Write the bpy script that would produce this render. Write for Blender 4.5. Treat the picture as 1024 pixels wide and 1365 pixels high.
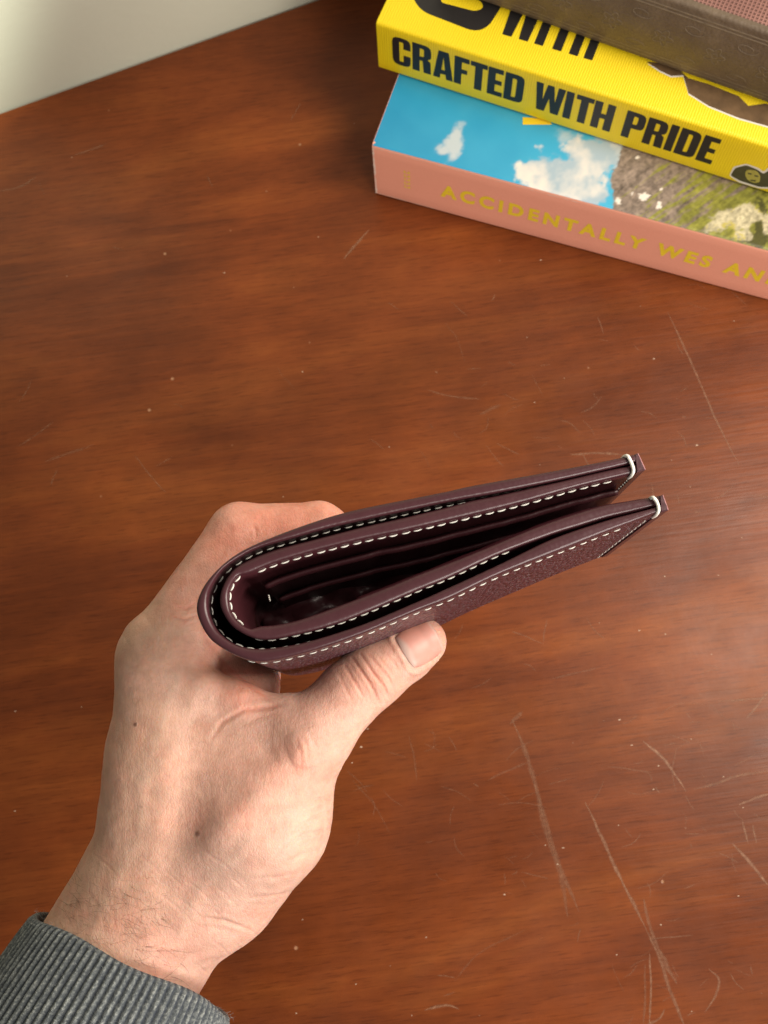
import bpy, bmesh, math, random
import numpy as np
from mathutils import Vector, Matrix
from mathutils.geometry import tessellate_polygon

random.seed(7)
rng = np.random.default_rng(7)
for o in list(bpy.data.objects):
    bpy.data.objects.remove(o)
S = bpy.context.scene
COL = S.collection

# ------------------------------------------------------------------ camera
# the photograph's frame is 1024 x 1365; the lens is 1350 of those pixels long
F, CX, CY = 1350.0, 512.0, 682.5
H = 43.0                                   # camera height over the table, cm
_p, _r = math.radians(75.0), math.radians(8.0)
_u = np.array([0, math.cos(_p), math.sin(_p)])
UP = np.array([-_u[1]*math.sin(_r), _u[1]*math.cos(_r), _u[2]])   # world up seen in camera axes
_f = np.array([0, 0, -1.0])
YW = _f - (_f@UP)*UP; YW /= np.linalg.norm(YW)
XW = np.cross(YW, UP)
R = np.array([XW, YW, UP])                 # camera axes -> world axes
CAM = np.array([0, 0, H])

cam = bpy.data.cameras.new('camera')
camo = bpy.data.objects.new('camera', cam); COL.objects.link(camo)
M = Matrix([[*R[0], 0], [*R[1], 0], [*R[2], H*0.01], [0, 0, 0, 1]])
camo.matrix_world = M
cam.sensor_fit = 'HORIZONTAL'; cam.sensor_width = 36; cam.lens = 36*F/1024
cam.clip_start = 0.01; cam.clip_end = 50
cam.dof.use_dof = True; cam.dof.focus_distance = 0.25; cam.dof.aperture_fstop = 52
S.camera = camo

# ------------------------------------------------------------------ light
W = bpy.data.worlds.new('World'); S.world = W; W.use_nodes = True
bg = W.node_tree.nodes['Background']
bg.inputs[0].default_value = (1.0, 0.975, 0.94, 1); bg.inputs[1].default_value = 0.17
S.view_settings.view_transform = 'Standard'; S.view_settings.look = 'None'
S.view_settings.exposure = 0; S.view_settings.gamma = 1

def lamp(name, kind, loc, target, power, color, **kw):
    l = bpy.data.lights.new(name, kind); l.energy = power; l.color = color
    for k, v in kw.items(): setattr(l, k, v)
    o = bpy.data.objects.new(name, l); COL.objects.link(o)
    o.location = loc
    o.rotation_euler = (Vector(target)-Vector(loc)).to_track_quat('-Z', 'Y').to_euler()
    return o
lamp('window_light', 'AREA', (0.43, 0.09, 0.53), (0.04, 0.07, 0.10), 5.0, (1.0, 0.915, 0.79),
     shape='RECTANGLE', size=0.26, size_y=0.34)
lamp('room_light', 'AREA', (0.48, -0.85, 0.62), (0.08, 0.14, 0.06), 11.6, (1.0, 0.93, 0.84), shape='RECTANGLE', size=0.5, size_y=0.4)
lamp('window_sunbeam', 'SPOT', (0.25, -0.05, 0.75), (-0.205, 0.34, 0.115), 78.0, (0.95, 1.0, 0.84),
     spot_size=math.radians(14.5), spot_blend=0.6, shadow_soft_size=0.02)

# ------------------------------------------------------------------ helpers
def cw(c):                                  # camera axes (cm) -> world (cm)
    return np.asarray(c) @ R.T + CAM
def ray(px, py):
    return np.array([(px-CX)/F, -(py-CY)/F, -1.0])
def P(px, py, d):                           # a point seen at a pixel, d cm along the lens axis (camera axes)
    return ray(px, py)*d
def at(px, py, z):                          # the point of the level z (cm, world) seen at a pixel
    r = R @ ray(px, py)
    t = (z-H)/r[2]
    return CAM + r*t
def proj(w):                                # world cm -> pixels
    c = (np.asarray(w)-CAM) @ R
    return np.stack([CX + F*c[..., 0]/-c[..., 2], CY - F*c[..., 1]/-c[..., 2]], -1)
def projc(c):
    c = np.asarray(c)
    return np.stack([CX + F*c[..., 0]/-c[..., 2], CY - F*c[..., 1]/-c[..., 2]], -1)
def nz(v):
    v = np.asarray(v, float)
    return v/np.linalg.norm(v, axis=-1, keepdims=True)

def thing(name, label, cat, loc=(0, 0, 0), group=None):
    o = bpy.data.objects.new(name, None); COL.objects.link(o)
    o.empty_display_size = 0.02
    o.location = Vector(loc)*0.01
    o['label'] = label; o['category'] = cat
    if group: o['group'] = group
    return o
def origin_of(o):
    v = Vector((0, 0, 0))
    while o is not None:
        v = v + o.location; o = o.parent
    return np.array(v)
def mesh(name, verts, faces, mats, parent=None, mat_idx=None, smooth=True, loc=None, colors=None):
    """verts in world cm -> one mesh object"""
    v = np.asarray(verts, float)*0.01
    base = origin_of(parent) if parent is not None else np.zeros(3)
    l = np.zeros(3)
    if loc is not None: l = np.asarray(loc, float)*0.01 - base
    me = bpy.data.meshes.new(name)
    me.from_pydata((v-base-l).tolist(), [], [tuple(int(i) for i in f) for f in faces])
    if not isinstance(mats, (list, tuple)): mats = [mats]
    for m in mats: me.materials.append(m)
    if mat_idx is not None: me.polygons.foreach_set('material_index', np.asarray(mat_idx, np.int32))
    if smooth: me.polygons.foreach_set('use_smooth', np.ones(len(me.polygons), bool))
    if colors is not None:
        ca = me.color_attributes.new('tint', 'FLOAT_COLOR', 'POINT')
        cc = np.ones((len(v), 4), np.float32); cc[:, :3] = colors
        ca.data.foreach_set('color', cc.ravel())
    me.update()
    o = bpy.data.objects.new(name, me); COL.objects.link(o)
    o.location = l
    if parent is not None: o.parent = parent
    return o

def fbm(p, octaves=4, seed=0, freq=1.0):
    """value noise on an (n,k) array, k = 2 or 3, about -1..1"""
    p = np.asarray(p, float)*freq
    k = p.shape[1]; out = np.zeros(len(p)); amp = 1.0; tot = 0
    g = np.random.default_rng(seed); tab = g.random(4096)*2-1
    pr = np.array([73856093, 19349663, 83492791])[:k]
    for o in range(octaves):
        i = np.floor(p).astype(np.int64); f = p-i; f = f*f*(3-2*f)
        acc = 0
        for c in range(2**k):
            b = np.array([(c >> j) & 1 for j in range(k)])
            h = np.bitwise_xor.reduce((i+b)*pr, axis=1) % 4096
            w = np.prod(np.where(b, f, 1-f), axis=1)
            acc = acc + tab[h]*w
        out += acc*amp; tot += amp; amp *= 0.5; p = p*2.03+17.3
    return out/tot*1.6

def sstep(a, b, x):
    t = np.clip((x-a)/(b-a), 0, 1); return t*t*(3-2*t)
def srgb(r, g, b):
    c = np.array([r, g, b], float)/255
    return np.where(c <= 0.04045, c/12.92, ((c+0.055)/1.055)**2.4)

def smooth_line(pts, n):
    """Catmull-Rom through pts, n points evenly spaced"""
    p = np.asarray(pts, float)
    q = np.vstack([2*p[0]-p[1], p, 2*p[-1]-p[-2]])
    out = []
    for i in range(1, len(q)-2):
        t = np.linspace(0, 1, 24, endpoint=False)[:, None]
        a, b, c, d = q[i-1], q[i], q[i+1], q[i+2]
        out.append(0.5*((2*b)+(c-a)*t+(2*a-5*b+4*c-d)*t**2+(-a+3*b-3*c+d)*t**3))
    out = np.vstack(out+[p[-1:]])
    s = np.r_[0, np.cumsum(np.linalg.norm(np.diff(out, axis=0), axis=1))]
    return np.stack([np.interp(np.linspace(0, s[-1], n), s, out[:, k]) for k in range(p.shape[1])], 1)
def seg_dist(q, line):
    """distance of 2-D points q to a polyline, and the fraction along it"""
    best = np.full(len(q), 1e9); fr = np.zeros(len(q)); n = len(line)-1
    for i in range(n):
        a, b = np.asarray(line[i], float), np.asarray(line[i+1], float)
        ab = b-a; t = np.clip(((q-a)@ab)/(ab@ab+1e-9), 0, 1)
        d = np.linalg.norm(q-(a+t[:, None]*ab), axis=1)
        m = d < best; best[m] = d[m]; fr[m] = (i+t[m])/n
    return best, fr

# ---- materials
def material(name):
    m = bpy.data.materials.new(name); m.use_nodes = True
    nt = m.node_tree
    return m, nt, nt.nodes['Principled BSDF']
def node(nt, typ, **kw):
    n = nt.nodes.new(typ)
    for k, v in kw.items():
        if k.startswith('i_'):
            key = k[2:]
            n.inputs[int(key) if key.isdigit() else key.replace('_', ' ')].default_value = v
        else: setattr(n, k, v)
    return n
def ramp(nt, stops):
    r = nt.nodes.new('ShaderNodeValToRGB'); e = r.color_ramp.elements
    while len(e) < len(stops): e.new(0.5)
    for el, (p, c) in zip(e, stops):
        el.position = p; el.color = (*c, 1) if len(c) == 3 else c
    return r
def coords(nt, scale=(1, 1, 1), rot=(0, 0, 0), kind='Object'):
    tc = nt.nodes.new('ShaderNodeTexCoord'); mp = nt.nodes.new('ShaderNodeMapping')
    mp.inputs['Scale'].default_value = scale; mp.inputs['Rotation'].default_value = rot
    nt.links.new(tc.outputs[kind], mp.inputs[0]); return mp.outputs[0]
def add_bump(nt, bsdf, height, strength, dist, prev=None):
    b = node(nt, 'ShaderNodeBump', i_Strength=strength, i_Distance=dist)
    nt.links.new(height, b.inputs['Height'])
    if prev is not None: nt.links.new(prev, b.inputs['Normal'])
    nt.links.new(b.outputs[0], bsdf.inputs['Normal']); return b.outputs[0]
def noise_tex(nt, vec, scale, detail=4, rough=0.55, dist=0.0):
    n = node(nt, 'ShaderNodeTexNoise', i_Scale=scale, i_Detail=detail, i_Roughness=rough, i_Distortion=dist)
    nt.links.new(vec, n.inputs['Vector']); return n.outputs['Fac']
def mixc(nt, fac, a, b, blend='MIX'):
    m = node(nt, 'ShaderNodeMix', data_type='RGBA', blend_type=blend)
    for i, v in ((0, fac), (6, a), (7, b)):
        if hasattr(v, 'is_output'): nt.links.new(v, m.inputs[i])
        elif i == 0: m.inputs[0].default_value = v
        else: m.inputs[i].default_value = (*v, 1)
    return m.outputs[2]
def math_n(nt, op, a, b=0.0):
    m = node(nt, 'ShaderNodeMath', operation=op)
    for i, v in ((0, a), (1, b)):
        if hasattr(v, 'is_output'): nt.links.new(v, m.inputs[i])
        else: m.inputs[i].default_value = v
    return m.outputs[0]
def plain(name, col, rough=0.5, spec=0.5, noise=0.0, bump=0.0, scale=200):
    m, nt, b = material(name)
    b.inputs['Roughness'].default_value = rough; b.inputs['Specular IOR Level'].default_value = spec
    v = coords(nt); n = noise_tex(nt, v, scale)
    c = mixc(nt, n, np.array(col)*(1-noise), np.minimum(1, np.array(col)*(1+noise)))
    nt.links.new(c, b.inputs['Base Color'])
    if bump: add_bump(nt, b, n, 0.5, bump)
    return m

# ================================================================== TABLE AND WALL
E0, E1 = at(0, 152, 0), at(425, 0, 0)       # the back edge of the table, against the wall
TD = nz(E1-E0); TN = np.array([TD[1], -TD[0], 0])        # along the edge / away from the wall
GRAIN = math.atan2(TD[1], TD[0])

def wood():
    m, nt, b = material('varnished_mahogany')
    L = nt.links.new
    big = coords(nt, rot=(0, 0, -GRAIN))
    st = coords(nt, scale=(0.22, 1, 1), rot=(0, 0, -GRAIN+0.04))
    fine = coords(nt, scale=(0.05, 1, 1), rot=(0, 0, -GRAIN+0.06))
    n1 = noise_tex(nt, st, 17, 6, 0.62, 1.4)
    n2 = noise_tex(nt, fine, 420, 3, 0.6)
    n3 = noise_tex(nt, big, 7, 3, 0.5, 0.4)
    n4 = noise_tex(nt, big, 38, 6, 0.65)
    r1 = ramp(nt, [(0.25, (0.108, 0.0245, 0.0062)), (0.5, (0.172, 0.0420, 0.0096)), (0.77, (0.245, 0.070, 0.0150))])
    L(n1, r1.inputs[0])
    r2 = ramp(nt, [(0.3, (0.74, 0.70, 0.68)), (0.7, (1.12, 1.08, 1.05))]); L(n2, r2.inputs[0])
    c = mixc(nt, 0.62, r1.outputs[0], r2.outputs[0], 'MULTIPLY')
    r3 = ramp(nt, [(0.30, (0.58, 0.55, 0.58)), (0.70, (1.26, 1.22, 1.15))]); L(n3, r3.inputs[0])
    c = mixc(nt, 0.8, c, r3.outputs[0], 'MULTIPLY')
    r4 = ramp(nt, [(0.33, (0.84, 0.84, 0.86)), (0.68, (1.13, 1.12, 1.1))]); L(n4, r4.inputs[0])
    c = mixc(nt, 0.8, c, r4.outputs[0], 'MULTIPLY')
    pore = noise_tex(nt, coords(nt, scale=(0.07, 1, 1), rot=(0, 0, -GRAIN+0.05)), 1500, 2, 0.5)
    r5 = ramp(nt, [(0.34, (0.45, 0.40, 0.38)), (0.44, (1, 1, 1))]); L(pore, r5.inputs[0])
    c = mixc(nt, 0.42, c, r5.outputs[0], 'MULTIPLY')
    # worn specks and hairline scratches in the varnish
    vo = node(nt, 'ShaderNodeTexVoronoi', feature='F1', i_Scale=62.0, i_Randomness=1.0)
    L(big, vo.inputs['Vector'])
    spot = ramp(nt, [(0.028, (1, 1, 1)), (0.055, (0, 0, 0))]); L(vo.outputs['Distance'], spot.inputs[0])
    keep = ramp(nt, [(0.80, (0, 0, 0)), (0.83, (1, 1, 1))])
    sep = node(nt, 'ShaderNodeSeparateColor'); L(vo.outputs['Color'], sep.inputs[0]); L(sep.outputs[0], keep.inputs[0])
    sp = math_n(nt, 'MULTIPLY', spot.outputs[0], keep.outputs[0])
    c = mixc(nt, math_n(nt, 'MULTIPLY', sp, 0.75), c, (0.42, 0.22, 0.12))
    L(c, b.inputs['Base Color'])
    rr = ramp(nt, [(0.3, (0.30,)*3), (0.7, (0.46,)*3)]); L(noise_tex(nt, big, 30, 5, 0.6), rr.inputs[0])
    L(rr.outputs[0], b.inputs['Roughness'])
    b.inputs['Specular IOR Level'].default_value = 0.24
    p = add_bump(nt, b, n2, 0.25, 0.0004)
    p = add_bump(nt, b, sp, 0.5, -0.0003, p)
    add_bump(nt, b, n4, 0.12, 0.001, p)
    return m
WOOD = wood()

mid = (E0+E1)/2
table = thing('table', 'old varnished reddish brown wooden table with scratched top against the wall', 'table', (mid[0], mid[1], 0))
TW, TL, TT = 75.0, 78.0, 3.2
def tpt(a, c, z): return mid + TD*a + TN*c + np.array([0, 0, z])
prof = [(0.0, -TT), (0.0, 0.0), (TL-0.5, 0.0), (TL-0.15, -0.12), (TL, -0.5), (TL, -TT+0.5), (TL-0.4, -TT)]
v = [tpt(a, c, z) for a in (-TW, TW) for c, z in prof]
n = len(prof)
f = [(i, (i+1) % n, n+(i+1) % n, n+i) for i in range(n)] + [tuple(range(n))[::-1], tuple(range(n, 2*n))]
top = mesh('tabletop', v, f, WOOD, table, smooth=False)
bm = bmesh.new(); bm.from_mesh(top.data); bmesh.ops.recalc_face_normals(bm, faces=bm.faces); bm.to_mesh(top.data); bm.free()

# deep old scratches, each a shallow strip of bared wood
def scratch_mat():
    m, nt, b = material('bared_wood')
    b.inputs['Roughness'].default_value = 0.5
    v = coords(nt); nn = noise_tex(nt, v, 700, 4, 0.7)
    r = ramp(nt, [(0.3, (0.20, 0.075, 0.034)), (0.75, (0.40, 0.20, 0.11))]); nt.links.new(nn, r.inputs[0])
    nt.links.new(r.outputs[0], b.inputs['Base Color'])
    a = node(nt, 'ShaderNodeAttribute', attribute_name='tint')
    al = math_n(nt, 'MULTIPLY', a.outputs['Fac'], math_n(nt, 'MULTIPLY', nn, 1.5))
    nt.links.new(al, b.inputs['Alpha'])
    return m
SCR = scratch_mat()
SCRATCHES = [  # pixel path, width px, strength
    ([(684, 962), (700, 1000), (722, 1075), (745, 1150), (772, 1215)], 6, .35),
    ([(712, 1040), (728, 1110), (748, 1170), (757, 1222)], 6, .28),
    ([(680, 965), (690, 955), (697, 948)], 4, .35),
    ([(780, 1070), (795, 1100), (822, 1160), (845, 1205), (862, 1240)], 4, .60),
    ([(858, 1198), (868, 1240), (885, 1280), (902, 1312)], 6, .40),
    ([(862, 1240), (880, 1278), (893, 1320), (915, 1372)], 4, .5),
    ([(866, 1272), (868, 1310), (866, 1365)], 3, .7),
    ([(860, 1285), (860, 1330), (858, 1365)], 3, .3),
    ([(858, 988), (885, 1012), (905, 1040), (914, 1055)], 3, .75),
    ([(976, 1124), (1000, 1150), (1024, 1180)], 4, .6),
    ([(990, 1095), (994, 1110), (997, 1124)], 2, .5),
    ([(1003, 1100), (1009, 1124)], 2, .5),
    ([(890, 415), (920, 480), (955, 560), (985, 620)], 2, .5),
    ([(458, 345), (475, 325), (492, 306)], 3, .6),
    ([(565, 1347), (595, 1340), (612, 1346)], 3, .7),
    ([(940, 1350), (955, 1325), (958, 1305), (945, 1292)], 3, .5),
    ([(995, 958), (1010, 940), (1026, 920)], 3, .45),
    ([(955, 935), (1000, 932), (1024, 931)], 2, .4),
    ([(925, 1052), (950, 1046), (985, 1034), (1024, 1028)], 3, .4),
    ([(985, 1073), (1005, 1065), (1026, 1058)], 3, .6),
    ([(650, 1040), (680, 1026), (706, 1016)], 3, .25),
    ([(760, 606), (800, 604), (830, 606)], 3, .5),
    ([(100, 206), (125, 198), (142, 191)], 3, .35),
    ([(0, 254), (25, 250), (48, 236)], 3, .35),
    ([(60, 615), (90, 605), (126, 592)], 3, .25),
    ([(570, 520), (600, 528), (640, 532)], 2, .35),
    ([(640, 552), (655, 545), (668, 540)], 5, .25),
    ([(735, 905), (765, 898), (800, 890)], 2, .25),
    ([(388, 160), (398, 142), (402, 138)], 2, .3),
    ([(862, 1366), (880, 1358), (886, 1345)], 4, .5),
    ([(810, 1022), (840, 1025), (868, 1030)], 2, .3),
    ([(606, 1308), (640, 1270), (700, 1240)], 2, .2),
    ([(470, 1040), (500, 1075), (520, 1110)], 2, .2),
    ([(545, 980), (552, 1010), (556, 1040)], 2, .25),
]
def strip(path, wpx, strength, k):
    pts = np.array(path, float)
    L = np.linalg.norm(np.diff(pts, axis=0), axis=1).sum()
    n = max(6, int(L/5)); q = smooth_line(pts, n)
    q = q + np.stack([fbm(q+31*k, 3, k, 0.08), fbm(q+77*k, 3, k+9, 0.08)], 1)*0.55
    t = nz(np.gradient(q, axis=0)); nn = np.stack([-t[:, 1], t[:, 0]], 1)
    s = np.linspace(0, 1, n); tap = np.minimum(1, np.minimum(s, 1-s)*5+0.12)
    wd = wpx*0.5*tap*(1+0.4*fbm(np.stack([s*n*0.35, s*0+k], 1), 3, k))
    wd = np.abs(wd)+0.25
    vs, al, fs = [], [], []
    for i in range(n):
        for j, (o, a) in enumerate(((-1, 0), (-0.35, 1), (0.35, 1), (1, 0))):
            x = q[i]+nn[i]*wd[i]*o
            vs.append(at(x[0], x[1], 0.0015+0.0004*(k % 5))); al.append([a*strength]*3)
        if i:
            a0, b0 = 4*(i-1), 4*i
            fs += [(a0+j, a0+j+1, b0+j+1, b0+j) for j in range(3)]
    return vs, al, fs
for k in range(120):                          # fine crossing hairlines, thickest where the table is used most
    c = [(900, 980), (960, 1080), (700, 1180), (860, 560), (640, 540), (900, 1290), (560, 1050)][k % 7]
    x, y = c[0]+rng.normal(0, 75), c[1]+rng.normal(0, 65)
    a = rng.choice([1.2, 1.05, -0.35, -0.1, 0.5])+rng.normal(0, .25); l = rng.gamma(2, 9)+5; b_ = rng.normal(0, .2)
    SCRATCHES.append(([(x, y), (x+l*.5*math.cos(a), y+l*.5*math.sin(a)), (x+l*math.cos(a+b_), y+l*math.sin(a+b_))], rng.uniform(.9, 1.8), rng.uniform(.12, .38)))
for k in range(46):
    x, y = rng.uniform(560, 1024), rng.uniform(300, 1365)
    if k % 4 == 0: x, y = rng.uniform(0, 560), rng.uniform(180, 640)
    a = rng.choice([1.15, -0.35, 0.2, 2.0])+rng.normal(0, .2); l = rng.gamma(2, 12)+8; c_ = rng.normal(0, .12)
    SCRATCHES.append(([(x, y), (x+l*.5*math.cos(a), y+l*.5*math.sin(a)), (x+l*math.cos(a+c_), y+l*math.sin(a+c_))], 1.5, rng.uniform(.15, .45)))
for k, (p, wpx, s) in enumerate(SCRATCHES):
    vs, al, fs = strip(p, wpx*(1.15 if k < 34 else 1), min(1, s*1.12), k)
    mesh('scratch', vs, fs, SCR, table, colors=al)
# chips and crumbs of pale dust on the varnish: too many and too small to pick apart
vs, fs = [], []
for k in range(140):
    x, y = rng.uniform(0, 1024), rng.uniform(150, 1365)
    if x < 520 and rng.random() < 0.6: continue
    c = at(x, y, 0.003); r = rng.uniform(0.008, 0.028)*(2.0 if rng.random() < 0.06 else 1); a = rng.uniform(0, 6.28); st = rng.uniform(1, 2.4)
    i0 = len(vs)
    for j in range(6):
        t = a+j*1.047; rr = r*rng.uniform(0.6, 1.3)
        vs.append(c+np.array([math.cos(t)*rr*st, math.sin(t)*rr, 0]))
    vs.append(c+np.array([0, 0, r*0.5]))
    fs += [(i0+j, i0+(j+1) % 6, i0+6) for j in range(6)]
CH = plain('pale_dust', (0.50, 0.36, 0.26), 0.7, noise=0.3)
dust = mesh('dust', vs, fs, CH, table); dust['kind'] = 'stuff'

def wall_mat():
    m, nt, b = material('matt_wall_paint')
    v = coords(nt); b.inputs['Roughness'].default_value = 0.75
    c = mixc(nt, noise_tex(nt, v, 9, 4), (0.48, 0.475, 0.385), (0.55, 0.545, 0.445)); nt.links.new(c, b.inputs['Base Color'])
    add_bump(nt, b, noise_tex(nt, v, 260, 5), 0.25, 0.0006)
    return m
wv = [tpt(a, c, z) for a in (-130, 130) for c, z in ((-0.15, -70), (-0.15, 110), (-6, 110), (-6, -70))]
wall = mesh('wall', wv, [(0, 1, 5, 4), (1, 2, 6, 5), (2, 3, 7, 6), (3, 0, 4, 7), (3, 2, 1, 0), (4, 5, 6, 7)], wall_mat(), smooth=False)
wall['kind'] = 'structure'

# ================================================================== BOOKS
def solve_height(base, py):
    """height z over a base point whose top shows at pixel row py"""
    zs = np.linspace(0.2, 9, 800)
    q = proj(np.array([base+np.array([0, 0, z]) for z in zs]))
    return zs[np.argmin(abs(q[:, 1]-py))]
class Book:
    def __init__(s, pa, pb, z, top_row, depth, length):
        s.A = at(*pa, z); B = at(*pb, z)
        s.s = nz(B-s.A); s.c = np.cross([0, 0, 1.0], s.s); s.z = z
        s.h = solve_height(s.A, top_row); s.D = depth; s.L = length
    def pt(s, a, c, z): return s.A + s.s*a + s.c*c + np.array([0, 0, z])
    def on_top(s, px, py, lift=0.0):
        w = at(px, py, s.z+s.h+lift); return w
    def on_spine(s, px, py, lift=0.0):
        r = R @ ray(px, py); n = s.c; t = ((s.A-n*lift-CAM)@n)/(r@n); return CAM+r*t
    def uv_spine(s, px, py):
        w = s.on_spine(px, py)-s.A; return w@s.s, w[2]

def book_shell(name, b, parent, mats, board=0.28, bulge=0.0, joint=0.9, square=0.3):
    """a hard cover: two boards and a spine in one C-shaped wrap, rounded at the folds"""
    h, D, L = b.h, b.D, b.L; rr = 0.16
    sec = []                                  # outer outline of the C in (c, z): bottom board -> spine -> top board
    sec.append((D, 0))
    for k in range(4):
        a = k/3*math.pi/2; sec.append((rr-rr*math.sin(a), rr-rr*math.cos(a)))
    for k in range(1, 6):
        u = k/6; sec.append((-bulge*math.sin(math.pi*u), rr+(h-2*rr)*u))
    for k in range(4):
        a = k/3*math.pi/2; sec.append((rr-rr*math.cos(a), h-rr+rr*math.sin(a)))
    sec.append((D, h))
    inn = [(D, h-board), (board+0.1, h-board), (board, h-board-0.1), (board, board+0.1), (board+0.1, board), (D, board)]
    loop = sec+inn; n = len(loop); m = 40
    v = [b.pt(L*i/m, c, z) for i in range(m+1) for c, z in loop]
    f = [(n*i+j, n*i+(j+1) % n, n*(i+1)+(j+1) % n, n*(i+1)+j) for i in range(m) for j in range(n)]
    for e in (0, m):
        o = n*e; s1 = len(sec)
        q = [(o, o+1, o+2, o+n-1), ]
        tri = tessellate_polygon([[Vector((c, z, 0)) for c, z in loop]])
        f += [tuple(o+i for i in t) for t in tri]
    o = mesh(name, v, f, mats, parent)
    bm = bmesh.new(); bm.from_mesh(o.data); bmesh.ops.recalc_face_normals(bm, faces=bm.faces); bm.to_mesh(o.data); bm.free()
    for p in o.data.polygons: p.use_smooth = len(p.vertices) == 4
    md = o.modifiers.new('edge', 'EDGE_SPLIT'); md.split_angle = math.radians(40)
    return o
def page_block(b, parent, mat, board=0.28, square=0.32):
    m = 26; v, f = [], []
    z0, z1 = board+0.004, b.h-board-0.004
    for i in range(m+1):                      # leaves: alternate layers stand a hair proud
        z = z0+(z1-z0)*i/m; e = 0.02*(i % 2)+0.015*rng.random()
        for a, c in ((square-e, board+0.3), (b.L-square+e, board+0.3), (b.L-square+e, b.D-square+e), (square-e, b.D-square+e)):
            v.append(b.pt(a, c, z))
    for i in range(m):
        f += [(4*i+j, 4*i+(j+1) % 4, 4*i+4+(j+1) % 4, 4*i+4+j) for j in range(4)]
    f += [(3, 2, 1, 0), (4*m, 4*m+1, 4*m+2, 4*m+3)]
    return mesh('page_block', v, f, mat, parent, smooth=False)
PAPER = plain('page_paper', (0.72, 0.66, 0.54), 0.8, noise=0.08, scale=300)

def round_poly(pts, r, k=4):
    out = []; n = len(pts)
    for i in range(n):
        p0, p1, p2 = (np.array(pts[(i+j-1) % n][:2], float) for j in range(3))
        rad = pts[i][2] if len(pts[i]) > 2 else r
        d0, d1 = p0-p1, p2-p1; l0, l1 = np.linalg.norm(d0), np.linalg.norm(d1)
        q = min(rad, l0*0.49, l1*0.49)
        if q < 1e-4: out.append(p1); continue
        a, b = p1+d0/l0*q, p1+d1/l1*q
        for t in np.linspace(0, 1, k): out.append((1-t)**2*a+2*t*(1-t)*p1+t*t*b)
    return out
# heavy condensed capitals, cap height 1: (advance, [outer, holes...])
def heavy():
    v, h = 0.215, 0.17; G = {}
    G['C'] = (0.58, [[(0, 0, .2), (.54, 0, .2), (.54, .40), (.33, .40), (.33, .15), (.21, .15), (.21, .85), (.33, .85), (.33, .62), (.54, .62), (.54, 1, .2), (0, 1, .2)]])
    G['R'] = (0.60, [[(0, 0), (.215, 0), (.215, .42), (.30, .42), (.33, 0), (.55, 0), (.53, .45, .05), (.44, .50), (.55, .58, .08), (.55, 1, .2), (0, 1)], [(.215, .57), (.34, .57, .05), (.34, .85, .05), (.215, .85)]])
    G['A'] = (0.60, [[(0, 0), (.20, 0), (.222, .17), (.368, .17), (.39, 0), (.59, 0), (.44, 1), (.15, 1)], [(.245, .33), (.345, .33), (.295, .80)]])
    G['F'] = (0.45, [[(0, 0), (.215, 0), (.215, .42), (.38, .42), (.38, .58), (.215, .58), (.215, .83), (.43, .83), (.43, 1), (0, 1)]])
    G['T'] = (0.50, [[(.135, 0), (.35, 0), (.35, .83), (.485, .83), (.485, 1), (0, 1), (0, .83), (.135, .83)]])
    G['E'] = (0.47, [[(0, 0), (.44, 0), (.44, .17), (.215, .17), (.215, .42), (.40, .42), (.40, .58), (.215, .58), (.215, .83), (.43, .83), (.43, 1), (0, 1)]])
    G['D'] = (0.60, [[(0, 0), (.55, 0, .2), (.55, 1, .2), (0, 1)], [(.215, .16), (.335, .16, .06), (.335, .84, .06), (.215, .84)]])
    G['W'] = (0.84, [[(.10, 0), (.32, 0), (.41, .52), (.50, 0), (.72, 0), (.82, 1), (.62, 1), (.585, .42), (.50, 1), (.32, 1), (.235, .42), (.20, 1), (0, 1)]])
    G['I'] = (0.27, [[(0, 0), (.215, 0), (.215, 1), (0, 1)]])
    G['H'] = (0.61, [[(0, 0), (.215, 0), (.215, .41), (.35, .41), (.35, 0), (.565, 0), (.565, 1), (.35, 1), (.35, .59), (.215, .59), (.215, 1), (0, 1)]])
    G['P'] = (0.58, [[(0, 0), (.215, 0), (.215, .40), (.54, .40, .2), (.54, 1, .2), (0, 1)], [(.215, .56), (.335, .56, .05), (.335, .85, .05), (.215, .85)]])
    G[' '] = (0.24, [])
    return G
HEAVY = heavy()
def glyph_verts(text, place, verts, faces, track=0.0):
    """place(u, v) -> world; u in cap heights along the line"""
    x = 0
    for ch in text:
        adv, loops = HEAVY[ch]
        if loops:
            ls = [round_poly(l, 0.012) for l in loops]
            tri = tessellate_polygon([[Vector((p[0], p[1], 0)) for p in l] for l in ls])
            flat = [p for l in ls for p in l]; i0 = len(verts)
            verts += [place(x+p[0], p[1]) for p in flat]; faces += [tuple(i0+i for i in t) for t in tri]
        x += adv+track
    return x
def text_len(t, track): return sum(HEAVY[c][0]+track for c in t)
def poly_print(name, outlines, place, mat, parent):
    v, f = [], []
    for loops in outlines:
        tri = tessellate_polygon([[Vector((p[0], p[1], 0)) for p in l] for l in loops])
        i0 = len(v); flat = [p for l in loops for p in l]
        v += [place(p[0], p[1]) for p in flat]; f += [tuple(i0+i for i in t) for t in tri]
    return mesh(name, v, f, mat, parent, smooth=False)

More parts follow.
